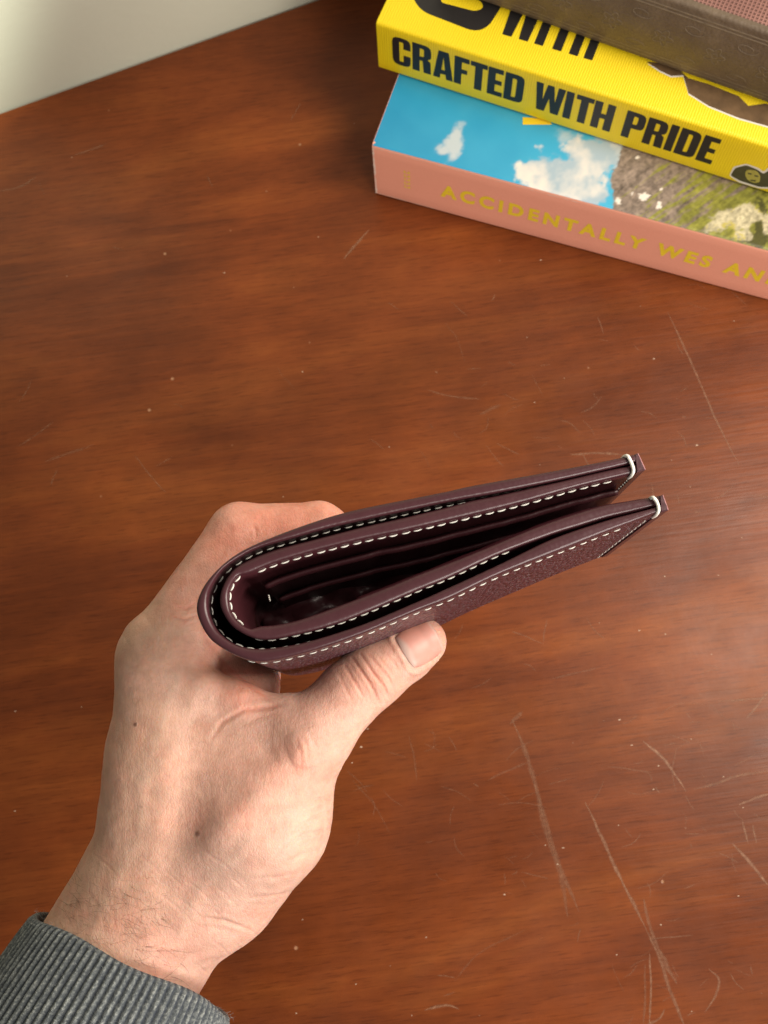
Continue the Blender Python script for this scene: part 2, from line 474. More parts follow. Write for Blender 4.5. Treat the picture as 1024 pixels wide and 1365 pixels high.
# --- lowest: pink spine, landscape photograph on the cover
B1 = Book((501, 259), (1024, 401), 0.0, 193.5, 20.5, 25.0)
def pink_mat():
    m, nt, b = material('pink_paper_over_board')
    v = coords(nt); n = noise_tex(nt, v, 900, 3)
    c = mixc(nt, n, (0.84, 0.355, 0.245), (0.89, 0.40, 0.28)); nt.links.new(c, b.inputs['Base Color'])
    b.inputs['Roughness'].default_value = 0.55; add_bump(nt, b, n, 0.2, 0.0002); return m
PINK = pink_mat()
bk1 = thing('book', 'thick book with pink spine and mountain photograph cover at the bottom of the stack', 'book', B1.A, 'books stacked on the table')
book_shell('cover', B1, bk1, PINK); page_block(B1, bk1, PAPER)
# the printed picture on the front board
nu, nv = 430, 130
u = np.linspace(0.02, B1.L-0.02, nu); w_ = np.r_[np.linspace(0.02, 7.5, nv-12), np.linspace(7.9, B1.D-0.02, 12)]
UU, VV = np.meshgrid(u, w_, indexing='ij')
pts = B1.A + UU[..., None]*B1.s + VV[..., None]*B1.c + np.array([0, 0, B1.h+0.004])
pts = pts.reshape(-1, 3)
edge = np.minimum(np.minimum(UU, B1.L-UU), VV).ravel()
pts[:, 2] -= 0.05*np.clip(1-edge/0.16, 0, 1)**2*0.9*(VV.ravel() < 0.16)
q = proj(pts)
n1 = fbm(q, 5, 1, 1/40); n2 = fbm(q, 5, 2, 1/16); n3 = fbm(q, 4, 3, 1/5)
x, y = q[:, 0], q[:, 1]
sky = srgb(32, 140, 182)+(srgb(66, 168, 204)-srgb(32, 140, 182))*np.clip((x-500)/330+0.15*n1, 0, 1)[:, None]
def blob(cx, cy, rx, ry, rot=0):
    c, s = math.cos(rot), math.sin(rot); dx, dy = x-cx, y-cy
    return np.sqrt(((dx*c+dy*s)/rx)**2+((-dx*s+dy*c)/ry)**2)
cl = np.minimum.reduce([blob(752, 236, 58, 34, .2), blob(792, 205, 46, 26, .1), blob(715, 228, 26, 18), blob(775, 258, 40, 20, .3), blob(830, 200, 30, 34)])
cloud = sstep(1.12, 0.80, cl+0.30*n2+0.10*n3)
wisp = sstep(1.15, 0.4, np.minimum(blob(606, 190, 11, 27, .35), blob(592, 202, 12, 8))+0.55*n2+0.15*n3)*0.65
wisp2 = sstep(1.1, 0.3, blob(760, 186, 26, 12, .3)+0.6*n2)*0.5
ccol = srgb(222, 214, 205)+(srgb(160, 178, 190)-srgb(222, 214, 205))*np.clip(0.35+0.9*n1+0.5*n2+(x-760)/260, 0, 1)[:, None]
col = sky+(ccol-sky)*np.maximum(np.maximum(cloud, wisp), wisp2)[:, None]
# the hillside: edge runs from (828,195) down to (816,275)
edgex = np.interp(y, [180, 196, 214, 230, 240, 256, 276, 300], [831, 829, 826, 815, 812, 817, 816, 812])+3.0*n3+2*n2
rock = sstep(-1.5, 1.5, x-edgex)
dgn = np.stack([(x+y*1.4)/7, (x*0.55-y)/42], 1); n4 = fbm(dgn, 4, 5, 1.0)
n6 = fbm(q, 4, 8, 1/3.0)
rc_ = srgb(132, 116, 104)*(1+0.26*n3+0.34*n6+0.30*n4)[:, None]
gm = sstep(0.15, 0.75, (x-870)/110+(y-250)/150+0.8*n4+0.35*n2)
gc = srgb(122, 120, 48)*(1+0.36*n4+0.24*n3+0.22*n6)[:, None]
mt = rc_+(gc-rc_)*gm[:, None]
wh = sstep(0.55, 0.85, n3+0.5*n2-0.25*gm)*0.0
for cx_, cy_, a_, b_ in ((858, 262, 7, 5), (879, 274, 4, 5), (843, 258, 2, 2), (824, 268, 3, 5), (882, 252, 2, 2), (850, 210, 4, 2)):
    wh = np.maximum(wh, sstep(1.15, 0.8, blob(cx_, cy_, a_, b_)+0.45*n6))
mt = mt+(srgb(225, 214, 202)-mt)*wh[:, None]
pale = sstep(1.15, 0.85, np.minimum.reduce([blob(985, 290, 34, 16, -.35), blob(990, 314, 18, 7), blob(955, 300, 18, 7, -.4), blob(1030, 300, 14, 18)])+0.42*n2+0.2*n3)
pc = srgb(176, 166, 136)*(1+0.35*n3+0.35*n6)[:, None]
yel = sstep(0.25, 0.6, n2+0.5*n6); pc = pc+(srgb(176, 160, 44)-pc)*yel[:, None]*0.75
mt = mt+(pc-mt)*pale[:, None]
drk = sstep(1.1, 0.8, np.minimum(blob(1012, 318, 26, 10), blob(1016, 296, 10, 26))+0.5*n3)*(1-pale)
mt = mt+(srgb(52, 50, 22)-mt)*drk[:, None]*0.8
col = np.clip(col+(mt-col)*rock[:, None], 0.005, 0.9)
idx = np.arange(nu*nv).reshape(nu, nv)
fs = np.stack([idx[:-1, :-1], idx[1:, :-1], idx[1:, 1:], idx[:-1, 1:]], -1).reshape(-1, 4)
def print_mat(name, rough):
    m, nt, b = material(name)
    a = node(nt, 'ShaderNodeAttribute', attribute_name='tint'); nt.links.new(a.outputs['Color'], b.inputs['Base Color'])
    b.inputs['Roughness'].default_value = rough
    v = coords(nt); add_bump(nt, b, noise_tex(nt, v, 500, 3), 0.12, 0.0002); return m
mesh('cover_picture', pts, fs, print_mat('printed_picture', 0.38), bk1, colors=col)
GOLD = plain('yellow_foil', (0.86, 0.63, 0.035), 0.45, noise=0.12)
YELP = plain('yellow_ink', (0.80, 0.55, 0.02), 0.45)
poly_print('cover_print', [[[(697, 156), (731, 158), (736, 166), (697, 166)]]], lambda a, b_: B1.on_top(a, b_, 0.012), YELP, bk1)

def font_print(text, u0, u1, z0, z1, b, mat, parent, name, bold=0.02, space=1.0, slant=0.0):
    cu = bpy.data.curves.new('lettering', 'FONT'); cu.body = text; cu.offset = bold; cu.space_character = space
    cu.fill_mode = 'BOTH'; cu.resolution_u = 6; cu.shear = slant
    o = bpy.data.objects.new('lettering', cu); COL.objects.link(o)
    dg = bpy.context.evaluated_depsgraph_get(); me = o.evaluated_get(dg).to_mesh()
    vv = np.array([x.co[:] for x in me.vertices]); ff = [tuple(p.vertices) for p in me.polygons]
    o.evaluated_get(dg).to_mesh_clear(); bpy.data.objects.remove(o); bpy.data.curves.remove(cu)
    lo, hi = vv.min(0), vv.max(0)
    a = (vv[:, 0]-lo[0])/(hi[0]-lo[0])*(u1-u0)+u0; z = (vv[:, 1]-lo[1])/(hi[1]-lo[1])*(z1-z0)+z0
    w = np.array([b.pt(i, -0.006, j) for i, j in zip(a, z)])
    return mesh(name, w, ff, mat, parent, smooth=False)
# spine title, from the pixels where it starts and stops
ua, za = B1.uv_spine(587, 267); ua2, za2 = B1.uv_spine(590, 250)
ub, _ = B1.uv_spine(1032, 378)
hh = B1.h
font_print('ACCIDENTALLY WES AND', ua, ub+0.35, hh*0.345, hh*0.60, B1, GOLD, bk1, 'title_print', 0.046, 1.42)
vs, fs = [], []
ul, _ = B1.uv_spine(539, 243)
for k in range(5):                            # the publisher's line across the spine, too small to read
    z0 = hh*(0.33+0.075*k)
    for (a, b_, c, d) in ((0, .28, 0, .045), (0, .06, 0, .16), (.2, .28, 0.02, .16)):
        i0 = len(vs); 
        vs += [B1.pt(ul+x_, -0.005-0.0005*(i0 % 3), z0+y_) for x_, y_ in ((a, c), (b_, c), (b_, d), (a, d))]
        fs.append((i0, i0+1, i0+2, i0+3))
mesh('publisher_print', vs, fs, GOLD, bk1, smooth=False)

# rubbed paper along the tail of the spine and its two folds
vs, fs = [], []
def rub(p0, p1, w0, n, seed):
    i0 = len(vs); p0, p1 = np.array(p0), np.array(p1); k = np.arange(n)
    r = np.abs(fbm(np.stack([k*.55, k*0+seed], 1), 3, seed))*w0+0.004; off = fbm(np.stack([k*.3, k*0], 1), 2, seed+5)*0.01
    d = nz(p1-p0); nrm = np.array([d[1], -d[0]])
    for j in range(n):
        c = p0+(p1-p0)*j/(n-1)
        for sg in (-1, 1):
            a, z = c+nrm*(sg*r[j]*.5+off[j]); vs.append(B1.pt(a, -0.003, z))
    fs.extend([(i0+2*j, i0+2*j+1, i0+2*j+3, i0+2*j+2) for j in range(n-1)])
rub((0.05, 0.16), (0.05, B1.h-.16), 0.12, 26, 3)
rub((0.05, B1.h-.17), (9.5, B1.h-.17), 0.035, 90, 5); rub((0.05, .165), (3.0, .165), 0.03, 30, 7)
mesh('worn_edge', vs, fs, plain('rubbed_paper', (0.80, 0.62, 0.52), 0.8, noise=0.15), bk1)

# --- middle: yellow book
B2 = Book((505, 91), (1024, 258), B1.h+0.03, 30, 19.0, 25.5)
def yellow_mat(name, c0, c1, rib):
    m, nt, b = material(name)
    ang = math.atan2(B2.s[1], B2.s[0])
    v = coords(nt, rot=(0, 0, -ang)); n = noise_tex(nt, v, 60, 4)
    c = mixc(nt, n, c0, c1); nt.links.new(c, b.inputs['Base Color']); b.inputs['Roughness'].default_value = 0.5
    wv_ = node(nt, 'ShaderNodeTexWave', wave_type='BANDS', bands_direction='X', i_Scale=290.0, i_Distortion=2.5, i_Detail=2.0)
    wv_.inputs['Detail Scale'].default_value = 2.0
    nt.links.new(v, wv_.inputs['Vector']); add_bump(nt, b, wv_.outputs['Fac'], rib, 0.0006); return m
YEL = yellow_mat('yellow_ribbed_cover', (0.78, 0.56, 0.004), (0.84, 0.62, 0.008), 0.22)
bk2 = thing('book', 'yellow book with big black capitals on its spine lying in the middle of the stack', 'book', B2.A, 'books stacked on the table')
book_shell('cover', B2, bk2, YEL, bulge=0.0); page_block(B2, bk2, PAPER)
INK = plain('black_ink', (0.014, 0.012, 0.012), 0.5, noise=0.3)
u0, zlo = B2.uv_spine(524, 83); _, zhi = B2.uv_spine(528, 52); u1, _ = B2.uv_spine(950, 219)
cap = B2.h*0.60; z0 = B2.h*0.24
def bulge_at(z): return 0.008
T = 'CRAFTED WITH PRIDE'; sx = (u1-u0)/text_len(T, 0.012)
vs, fs = [], []
glyph_verts(T, lambda a, b_: B2.pt(u0+a*sx, -bulge_at(z0+b_*cap), z0+b_*cap), vs, fs, 0.012)
mesh('title_print', vs, fs, INK, bk2, smooth=False)
top2 = lambda a, b_: B2.on_top(a, b_, 0.006)
# the foot of a big round letter and the word WITH on the front board
big = round_poly([(546, -12), (560, 14, 30), (645, 47, 26), (672, 2, 14), (678, -14)], 6, 8)
hole = round_poly([(588, -6), (588, 3), (634, 15, 8), (646, 10, 8), (640, 0), (600, -8)], 4, 5)
poly_print('cover_print', [[big, hole]], top2, INK, bk2)
o_, e_ = B2.on_top(664, 44), B2.on_top(794, 82)
ux = nz(e_-o_); uy = np.cross([0, 0, 1.0], ux); wl = np.linalg.norm(e_-o_)
sx2 = wl/text_len('WITH', 0.03); hh2 = sx2*2.2
vs, fs = [], []
glyph_verts('WITH', lambda a, b_: o_+ux*a*sx2+uy*b_*hh2+np.array([0, 0, 0.007]), vs, fs, 0.03)
mesh('cover_print', vs, fs, INK, bk2, smooth=False)
# a cut-out photograph of carved dark timber, with the white edge left by the scissors
TIM = plain('printed_timber', (0.13, 0.075, 0.035), 0.45, noise=0.75, scale=140)
WHT = plain('white_paper_edge', (0.72, 0.66, 0.58), 0.5)
tim = [(862, 82), (880, 94), (895, 101), (911, 100), (915, 113), (918, 124), (945, 141), (985, 157), (1024, 168), (1060, 175), (1060, 145), (1020, 138), (998, 141), (985, 128), (945, 112), (918, 104), (905, 92), (880, 84)]
ctr = np.mean(tim, 0)
poly_print('cover_print', [[[(a, b_+2.2) for a, b_ in tim[:9]]+[(1060, 178), (1060, 160)]+[(a, b_-3) for a, b_ in tim[8:0:-1]]]], lambda a, b_: B2.on_top(a, b_, 0.005), WHT, bk2)
poly_print('cover_print', [[tim]], lambda a, b_: B2.on_top(a, b_, 0.010), TIM, bk2)
# small cut-out head in a cap near the end of the spine: plain generic silhouette
def spn(lift): return lambda a, b_: B2.on_spine(a, b_, lift)
out_ = round_poly([(972, 234), (978, 222), (995, 218), (1012, 224), (1018, 229), (1026, 222), (1040, 226), (1040, 252), (1012, 251), (985, 243)], 3)
GRY = plain('printed_face', (0.36, 0.31, 0.06), 0.5, noise=0.5, scale=500)
DRK = plain('printed_dark_olive', (0.055, 0.05, 0.02), 0.5, noise=0.4, scale=500)
poly_print('spine_print', [[out_]], spn(0.006), WHT, bk2)
poly_print('spine_print', [[round_poly([(974, 234), (980, 224), (995, 220), (1010, 226), (1018, 232), (1028, 225), (1040, 229), (1040, 250), (1012, 249), (987, 241)], 3)]], spn(0.011), DRK, bk2)
poly_print('spine_print', [[round_poly([(995, 226), (1008, 227), (1014, 234), (1013, 243), (1005, 244), (997, 240), (993, 233)], 3)]], spn(0.016), GRY, bk2)
for e in ([(997, 230), (1002, 231), (1002, 233), (997, 232)], [(1006, 233), (1011, 234), (1011, 236), (1006, 235)], [(1000, 239), (1008, 240), (1007, 242), (1001, 241)]):
    poly_print('spine_print', [[e]], spn(0.021), DRK, bk2)

# --- topmost: old dark volume, leather spine and red cloth board
B3 = Book((585, -18), (1024, 138.5), B2.z+B2.h+0.03, -100, 17.0, 24.5)
q0 = B3.pt(0, 0, 0)
# its height: the top fold of the spine passes (1024, 51)
zs = np.linspace(1, 9, 600); uu = (B3.on_spine(1024, 138.5)-B3.A)@B3.s
qq = proj(np.array([B3.pt(uu-0.6, 0, z) for z in zs])); line_y = np.interp(qq[:, 0], [864.6, 1024], [0, 51.3])
B3.h = zs[np.argmin(abs(qq[:, 1]-line_y))]
def cloth_mat():
    m, nt, b = material('red_book_cloth')
    ang = math.atan2(B3.s[1], B3.s[0]); v = coords(nt, rot=(0, 0, -ang)); L = nt.links.new
    ws = []
    for d in ('X', 'Y'):
        w = node(nt, 'ShaderNodeTexWave', wave_type='BANDS', bands_direction=d, i_Scale=200.0, i_Distortion=0.8, i_Detail=1.0); L(v, w.inputs['Vector']); ws.append(w.outputs['Fac'])
    h = math_n(nt, 'MAXIMUM', ws[0], ws[1])
    c = mixc(nt, h, (0.045, 0.014, 0.011), (0.42, 0.21, 0.17)); c = mixc(nt, noise_tex(nt, v, 40, 4), c, (0.13, 0.05, 0.04)); L(c, b.inputs['Base Color'])
    b.inputs['Roughness'].default_value = 0.7; add_bump(nt, b, h, 0.6, 0.0008); return m
def oldleather_mat():
    m, nt, b = material('worn_embossed_leather')
    v = coords(nt); L = nt.links.new
    n = noise_tex(nt, v, 60, 6, 0.7); n2_ = noise_tex(nt, v, 14, 3)
    r = ramp(nt, [(0.25, (0.065, 0.044, 0.027)), (0.55, (0.115, 0.082, 0.052)), (0.8, (0.20, 0.145, 0.09))]); L(n, r.inputs[0])
    c = mixc(nt, math_n(nt, 'MULTIPLY', n2_, 0.5), r.outputs[0], (0.15, 0.10, 0.065)); L(c, b.inputs['Base Color'])
    b.inputs['Roughness'].default_value = 0.5
    vo = node(nt, 'ShaderNodeTexVoronoi', i_Scale=700.0); L(v, vo.inputs['Vector'])
    p = add_bump(nt, b, vo.outputs['Distance'], 0.3, 0.0004); add_bump(nt, b, n, 0.3, 0.0008, p); return m
CLO, OLD = cloth_mat(), oldleather_mat()
bk3 = thing('book', 'old dark brown book with embossed spine and red cloth board topping the stack', 'book', B3.A, 'books stacked on the table')
book_shell('cover', B3, bk3, OLD, bulge=0.22); page_block(B3, bk3, PAPER)
nx, ny = 60, 10
v = [B3.pt(0.05+(B3.L-0.1)*i/nx, 0.30+(B3.D-0.35)*j/ny, B3.h+(0.03 if 0 < j else 0.0)) for i in range(nx+1) for j in range(ny+1)]
f = [((ny+1)*i+j, (ny+1)*(i+1)+j, (ny+1)*(i+1)+j+1, (ny+1)*i+j+1) for i in range(nx) for j in range(ny)]
mesh('cloth_board', v, f, CLO, bk3)
# embossed rules and scrolls on the spine
EMB = plain('worn_embossing', (0.175, 0.130, 0.085), 0.5, noise=0.5, scale=400)
def b3bulge(z): return 0.22*math.sin(math.pi*np.clip((z-.16)/(B3.h-.32), 0, 1))
def ridge(path, w):
    q = smooth_line(path, max(8, int(len(path)*4))); t = nz(np.gradient(q, axis=0)); nn = np.stack([-t[:, 1], t[:, 0]], 1); vs, fs = [], []
    for i in range(len(q)):
        for o, l in ((-1, 0.0), (0, 0.012), (1, 0.0)):
            a, z = q[i]+nn[i]*w*o; vs.append(B3.pt(a, -b3bulge(z)-0.002-l, z))
        if i: fs += [(3*i-3, 3*i-2, 3*i+1, 3*i), (3*i-2, 3*i-1, 3*i+2, 3*i+1)]
    return vs, fs
allv, allf = [], []
def add(vf):
    i0 = len(allv); allv.extend(vf[0]); allf.extend([tuple(i+i0 for i in f_) for f_ in vf[1]])
hz = B3.h
for k, zz in enumerate((0.10, 0.16, 0.86, 0.90)):
    add(ridge([(0.2, hz*zz), (B3.L*0.3, hz*zz), (B3.L*0.6, hz*zz), (B3.L-.2, hz*zz)], 0.03))
for k in range(11):                           # a row of rosettes joined by scrolls
    a = 1.2+k*2.15; tt = np.linspace(0, 2*math.pi, 44)
    add(ridge([(a+(0.34+0.10*math.cos(5*t))*math.cos(t), hz*0.5+(0.34+0.10*math.cos(5*t))*math.sin(t)) for t in tt], 0.016))
    add(ridge([(a+0.12*math.cos(t), hz*0.5+0.12*math.sin(t)) for t in tt[::3]], 0.016))
    for sg in (-1, 1):
        add(ridge([(a+1.075+(0.62-0.055*t)*math.cos(1.2*t)*0.75, hz*0.5+sg*(hz*0.24-(0.62-0.09*t)*math.sin(1.2*t)*0.42)) for t in np.linspace(0, 5.2, 30)], 0.014))
mesh('embossing', allv, allf, EMB, bk3)

# ================================================================== WALLET
DOWN = nz(ray(521, 958))                       # the wallet's pockets run this way (camera axes)
WTOP = P(575, 770, 22.0)
def wp(px, py, z=0.0):                         # pixel on the wallet's top plane -> camera axes, z cm above it
    r = ray(px, py); t = (WTOP@DOWN)/(r@DOWN)
    return r*t - DOWN*z
OUT_O = [(850, 604), (834, 608), (806, 614), (735.8, 627.5), (630, 646.8), (600, 653.5), (560, 661.5), (468.5, 680.2), (415.8, 696), (363, 715.4), (320.9, 734.7), (292.7, 755.8), (271.6, 780.4), (261.8, 805), (264.6, 826), (278.7, 850.7), (303.3, 868.3), (331.4, 880.0), (356, 881.5), (394.7, 873.6), (436.9, 861.3), (486, 843.7), (556.5, 814), (600, 797), (665, 766), (753.4, 731), (806, 710), (851.8, 692.5), (873, 684.2), (890.5, 679)]
OUT_I = [(855, 614), (834, 619), (806, 625.7), (735.8, 641.5), (665.5, 655.6), (600, 667.5), (538.8, 680.2), (486, 691.8), (436.9, 703), (387.7, 717), (345.5, 729.4), (317.3, 743.5), (296, 759.3), (282, 780), (276.5, 798), (278.5, 819), (289, 840), (308, 856), (328, 863), (352, 864.5), (380.6, 861), (415.8, 853.5), (486, 831), (556.5, 801.5), (600, 782), (665.5, 752), (735.8, 718), (806, 694), (841, 684.5), (871, 676.5), (887, 669.2)]
INN_O = [(855, 615), (841, 619.6), (806, 627), (735.8, 643.5), (665.5, 659), (630, 666), (600, 674), (538.8, 689), (486, 701), (415.8, 718.9), (363, 733), (327.9, 747), (310, 759), (297, 778.6), (292, 798), (296, 815.6), (310, 835), (335, 849), (359.5, 852.0), (391, 846.5), (436.9, 835), (486, 817), (556, 787), (600, 769), (665.5, 738.5), (735.8, 712.3), (771, 701.5), (806, 690.6), (841, 682.2), (869, 675.4), (887, 668.8)]
INN_I = [(860, 626), (843, 631), (834, 632.7), (771, 648), (700.6, 668), (630, 685.5), (600, 692.5), (538.8, 706.6), (486, 717.5), (415.8, 734.7), (363, 750.5), (332, 763), (319, 766), (312, 772), (305, 787), (304.5, 801.5), (308.5, 817), (319, 830), (333, 837.5), (340, 834.5), (366.6, 832.4), (398, 825.5), (451, 806.8), (521, 780), (560, 764.0), (630, 737), (700.6, 707.5), (735.8, 694), (771, 682.3), (806, 672), (841, 666), (866, 662), (883.5, 659)]
def pair(outer, inner, n):
    o = smooth_line(outer, n); i = smooth_line(inner, 1600)
    k = np.array([np.argmin(np.linalg.norm(i-p, axis=1)) for p in o])
    k = np.maximum.accumulate(k); k[0] = 0; k[-1] = len(i)-1
    return o, i[k]
def leather(name, col, grain, rough=0.42, scale=900.0, dist=0.0007):
    m, nt, b = material(name)
    v = coords(nt); L = nt.links.new
    vo = node(nt, 'ShaderNodeTexVoronoi', feature='SMOOTH_F1', i_Scale=scale); vo.inputs['Smoothness'].default_value = 0.4
    L(v, vo.inputs['Vector'])
    n = noise_tex(nt, v, 120, 4)
    c = mixc(nt, n, np.array(col)*0.82, np.array(col)*1.2); L(c, b.inputs['Base Color'])
    b.inputs['Roughness'].default_value = rough; b.inputs['Specular IOR Level'].default_value = 0.45
    p = add_bump(nt, b, n, 0.15, 0.0006)
    if grain: add_bump(nt, b, vo.outputs['Distance'], grain, dist, p)
    return m
LPEB = leather('pebbled_plum_leather', (0.086, 0.0255, 0.042), 1.0, 0.31, 760, 0.0026)
LSMO = leather('smooth_plum_leather', (0.085, 0.020, 0.027), 0.10, 0.38, 1300)
LEDG = leather('painted_leather_edge', (0.058, 0.0180, 0.0230), 0.05, 0.34, 900)
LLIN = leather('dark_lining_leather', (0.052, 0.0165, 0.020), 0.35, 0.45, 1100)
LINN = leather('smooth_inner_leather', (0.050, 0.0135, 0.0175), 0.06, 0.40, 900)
LRAW = leather('raw_cut_edge', (0.42, 0.19, 0.20), 0.1, 0.55)
THRW = plain('cream_thread', (0.84, 0.82, 0.75), 0.55, noise=0.12, scale=2500, bump=0.0002)

wallet = thing('wallet', 'folded dark plum leather wallet with white stitching held open edge up in the hand', 'wallet', cw(WTOP))

def band(name, outer, inner, n, top, deep, mats, bottom_pinch=0.0):
    """a folded leather sheet standing on edge, its top edge turned and painted; mats: face, edge, inner face"""
    o, i = pair(outer, inner, n)
    sec = [(0.13, deep), (0.11, -1.0), (0.05, -0.30), (0.0, -0.13), (0.03, -0.055), (0.14, -0.012), (0.32, 0.004), (0.5, 0.008), (0.68, 0.004), (0.86, -0.012), (0.97, -0.055), (1.0, -0.13), (0.95, -0.30), (0.89, -1.0), (0.87, deep)]
    mi_s = [0, 0, 0, 1, 1, 1, 1, 1, 1, 1, 1, 2, 2, 2, 2]
    k = len(sec); v, f, mi = [], [], []
    wob = fbm(np.stack([np.arange(n)*0.05, np.zeros(n)+3], 1), 3, 4)*0.012
    for a in range(n):
        for t, z in sec:
            x = o[a]+(i[a]-o[a])*t
            zz = z*(1-0.16*sstep(0.80, 1.0, a/n)-0.06*sstep(0.12, 0.0, a/n)) if z < -1 else z
            v.append(cw(wp(x[0], x[1], top+zz+wob[a])))
    for a in range(n-1):
        for b in range(k):
            f.append((k*a+b, k*a+(b+1) % k, k*(a+1)+(b+1) % k, k*(a+1)+b)); mi.append(mi_s[b] if b < k-1 else 2)
    for e in (0, n-1):
        f.append(tuple(k*e+b for b in range(k))); mi.append(1)
    ob = mesh(name, v, f, mats, wallet, mi)
    bm = bmesh.new(); bm.from_mesh(ob.data); bmesh.ops.recalc_face_normals(bm, faces=bm.faces); bm.to_mesh(ob.data); bm.free()
    for p in ob.data.polygons: p.use_smooth = len(p.vertices) == 4
    md = ob.modifiers.new('edge', 'EDGE_SPLIT'); md.split_angle = math.radians(62)
    return ob, o, i
DEEP = -7.9
cover, oO, oI = band('outer_cover', OUT_O, OUT_I, 260, 0.0, DEEP, [LPEB, LEDG, LLIN])
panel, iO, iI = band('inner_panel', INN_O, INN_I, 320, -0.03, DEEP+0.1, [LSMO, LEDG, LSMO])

# one stitch, shared by every seam: a thread that rises out of one hole and dives into the next
def stitch_mesh():
    n, k = 9, 6; v, f = [], []
    for i in range(n):
        t = i/(n-1); x = t-0.5; r = 0.16*(1-abs(2*t-1)**4*0.75); hgt = 0.10*math.sin(math.pi*t)-0.05
        for j in range(k):
            a = 2*math.pi*j/k; v.append((x, r*math.cos(a)+0.05*math.sin(6.28*t), hgt+r*math.sin(a)))
    for i in range(n-1):
        f += [(k*i+j, k*i+(j+1) % k, k*i+k+(j+1) % k, k*i+k+j) for j in range(k)]
    f += [tuple(range(k))[::-1], tuple(range(k*(n-1), k*n))]
    me = bpy.data.meshes.new('stitch'); me.from_pydata(v, [], f); me.materials.append(THRW)
    me.polygons.foreach_set('use_smooth', np.ones(len(me.polygons), bool)); return me
ST = stitch_mesh()
def stitch(p, q, nrm, parent, thick=0.62):
    """p, q ends (world cm), nrm the way the thread bulges"""
    x = q-p; l = np.linalg.norm(x); x = x/l; z = nz(nrm-(nrm@x)*x); y = np.cross(z, x)
    o = bpy.data.objects.new('stitch', ST); COL.objects.link(o)
    s = l*0.01; t = thick*0.24*0.01
    c = (p+q)/2*0.01 - origin_of(parent)
    o.parent = parent
    o.matrix_basis = Matrix([[x[0]*s, y[0]*t, z[0]*t, c[0]], [x[1]*s, y[1]*t, z[1]*t, c[1]], [x[2]*s, y[2]*t, z[2]*t, c[2]], [0, 0, 0, 1]])
def seam(curve, a0, a1, z, inward, parent, lift, pitch=0.275, gap=0.075, thick=0.50, tilt=0.015):
    """stitches along a band's face between two arc fractions, z cm below the top; inward = +1/-1 picks the side"""
    c = np.array([cw(wp(x, y, z)) for x, y in curve])
    s = np.r_[0, np.cumsum(np.linalg.norm(np.diff(c, axis=0), axis=1))]
    L0, L1 = s[-1]*a0, s[-1]*a1; n = int((L1-L0)/pitch)
    g = lambda t: np.array([np.interp(t, s, c[:, k]) for k in range(3)])
    dn = R @ DOWN
    for k in range(n):
        t0 = L0+k*pitch+rng.uniform(-.012, .012); p, q = g(t0), g(t0+pitch-gap)
        nm = nz(np.cross(q-p, dn))*inward
        stitch(p+nm*lift-dn*tilt, q+nm*lift+dn*tilt, nm, parent, thick*rng.uniform(.9, 1.1))
def frac_at(curve, px, py):
    d = np.linalg.norm(np.asarray(curve)-np.array([px, py]), axis=1); s = np.r_[0, np.cumsum(np.linalg.norm(np.diff(curve, axis=0), axis=1))]
    return s[np.argmin(d)]/s[-1]
# which way is inside: test with the fold
mid_i = len(iI)//2
t_ = cw(wp(*iI[mid_i+1]))-cw(wp(*iI[mid_i])); side = nz(np.cross(t_, R@DOWN)); ins = 1 if side@(cw(wp(420, 780))-cw(wp(*iI[mid_i]))) > 0 else -1
wid = lambda o, i, t: o+(i-o)*t
seam(wid(iO, iI, 0.96), 0.035, frac_at(iI, 318, 766)-0.004, -0.30, ins, panel, 0.03)        # far leg, inside face
seam(wid(iO, iI, 0.95), frac_at(iI, 318, 766)+0.002, frac_at(iI, 333, 837), -0.20, ins, panel, 0.02, 0.22, 0.045, 0.52)   # round the fold
seam(wid(oO, oI, 0.96), 0.10, 0.62, -0.46, ins, cover, 0.025, 0.26, 0.08, .42)                # in the gap, on the cover
seam(wid(iO, iI, 0.04), frac_at(iO, 340, 850), 0.84, -0.24, -ins, panel, 0.02, 0.26, 0.07, .42)  # near leg, outside face
seam(wid(oO, oI, 0.04), frac_at(oO, 330, 880), 0.965, -0.46, -ins, cover, 0.018, 0.27, 0.10, .36)  # near cover face

# end seams: a cream loop over each free end, then stitches down the edge of the side that shows
def tube(name, pts, rad, mat, parent, k=8):
    p = np.array(pts, float); n = len(p); t = nz(np.gradient(p, axis=0)); v, f = [], []
    up = nz(np.cross(t[0], [0.3, 0.5, 0.8])); rad = np.broadcast_to(rad, n)
    for i in range(n):
        up = nz(up-(up@t[i])*t[i]); b = np.cross(t[i], up)
        for j in range(k):
            a = 2*math.pi*j/k; v.append(p[i]+rad[i]*(up*math.cos(a)+b*math.sin(a)))
    f = [(k*i+j, k*i+(j+1) % k, k*i+k+(j+1) % k, k*i+k+j) for i in range(n-1) for j in range(k)]
    f += [tuple(range(k))[::-1], tuple(range(k*(n-1), k*n))]
    return mesh(name, v, f, mat, parent)
loop1 = [wp(833, 606.5, -.35), wp(833.5, 607, -.10), wp(836, 608.5, .05), wp(839, 613, .045), wp(842, 620, .045), wp(844, 627, .035), wp(843.5, 631.5, -.03), wp(842.5, 633, -.16), wp(841.5, 633, -.34)]
loop2 = [wp(868, 663, -.35), wp(868.5, 663.2, -.1), wp(870, 663.8, .05), wp(874, 668, .045), wp(876.5, 674, .045), wp(877.5, 680, .04), wp(877, 683.5, -.02), wp(876, 685.5, -.14), wp(875, 686, -.34)]
for lp in (loop1, loop2):
    q = smooth_line(np.array([cw(c) for c in lp]), 26)
    tube('end_thread', q, 0.041*(1-0.3*np.abs(np.linspace(-1, 1, 26))**3), THRW, wallet, 8)
dn = R@DOWN
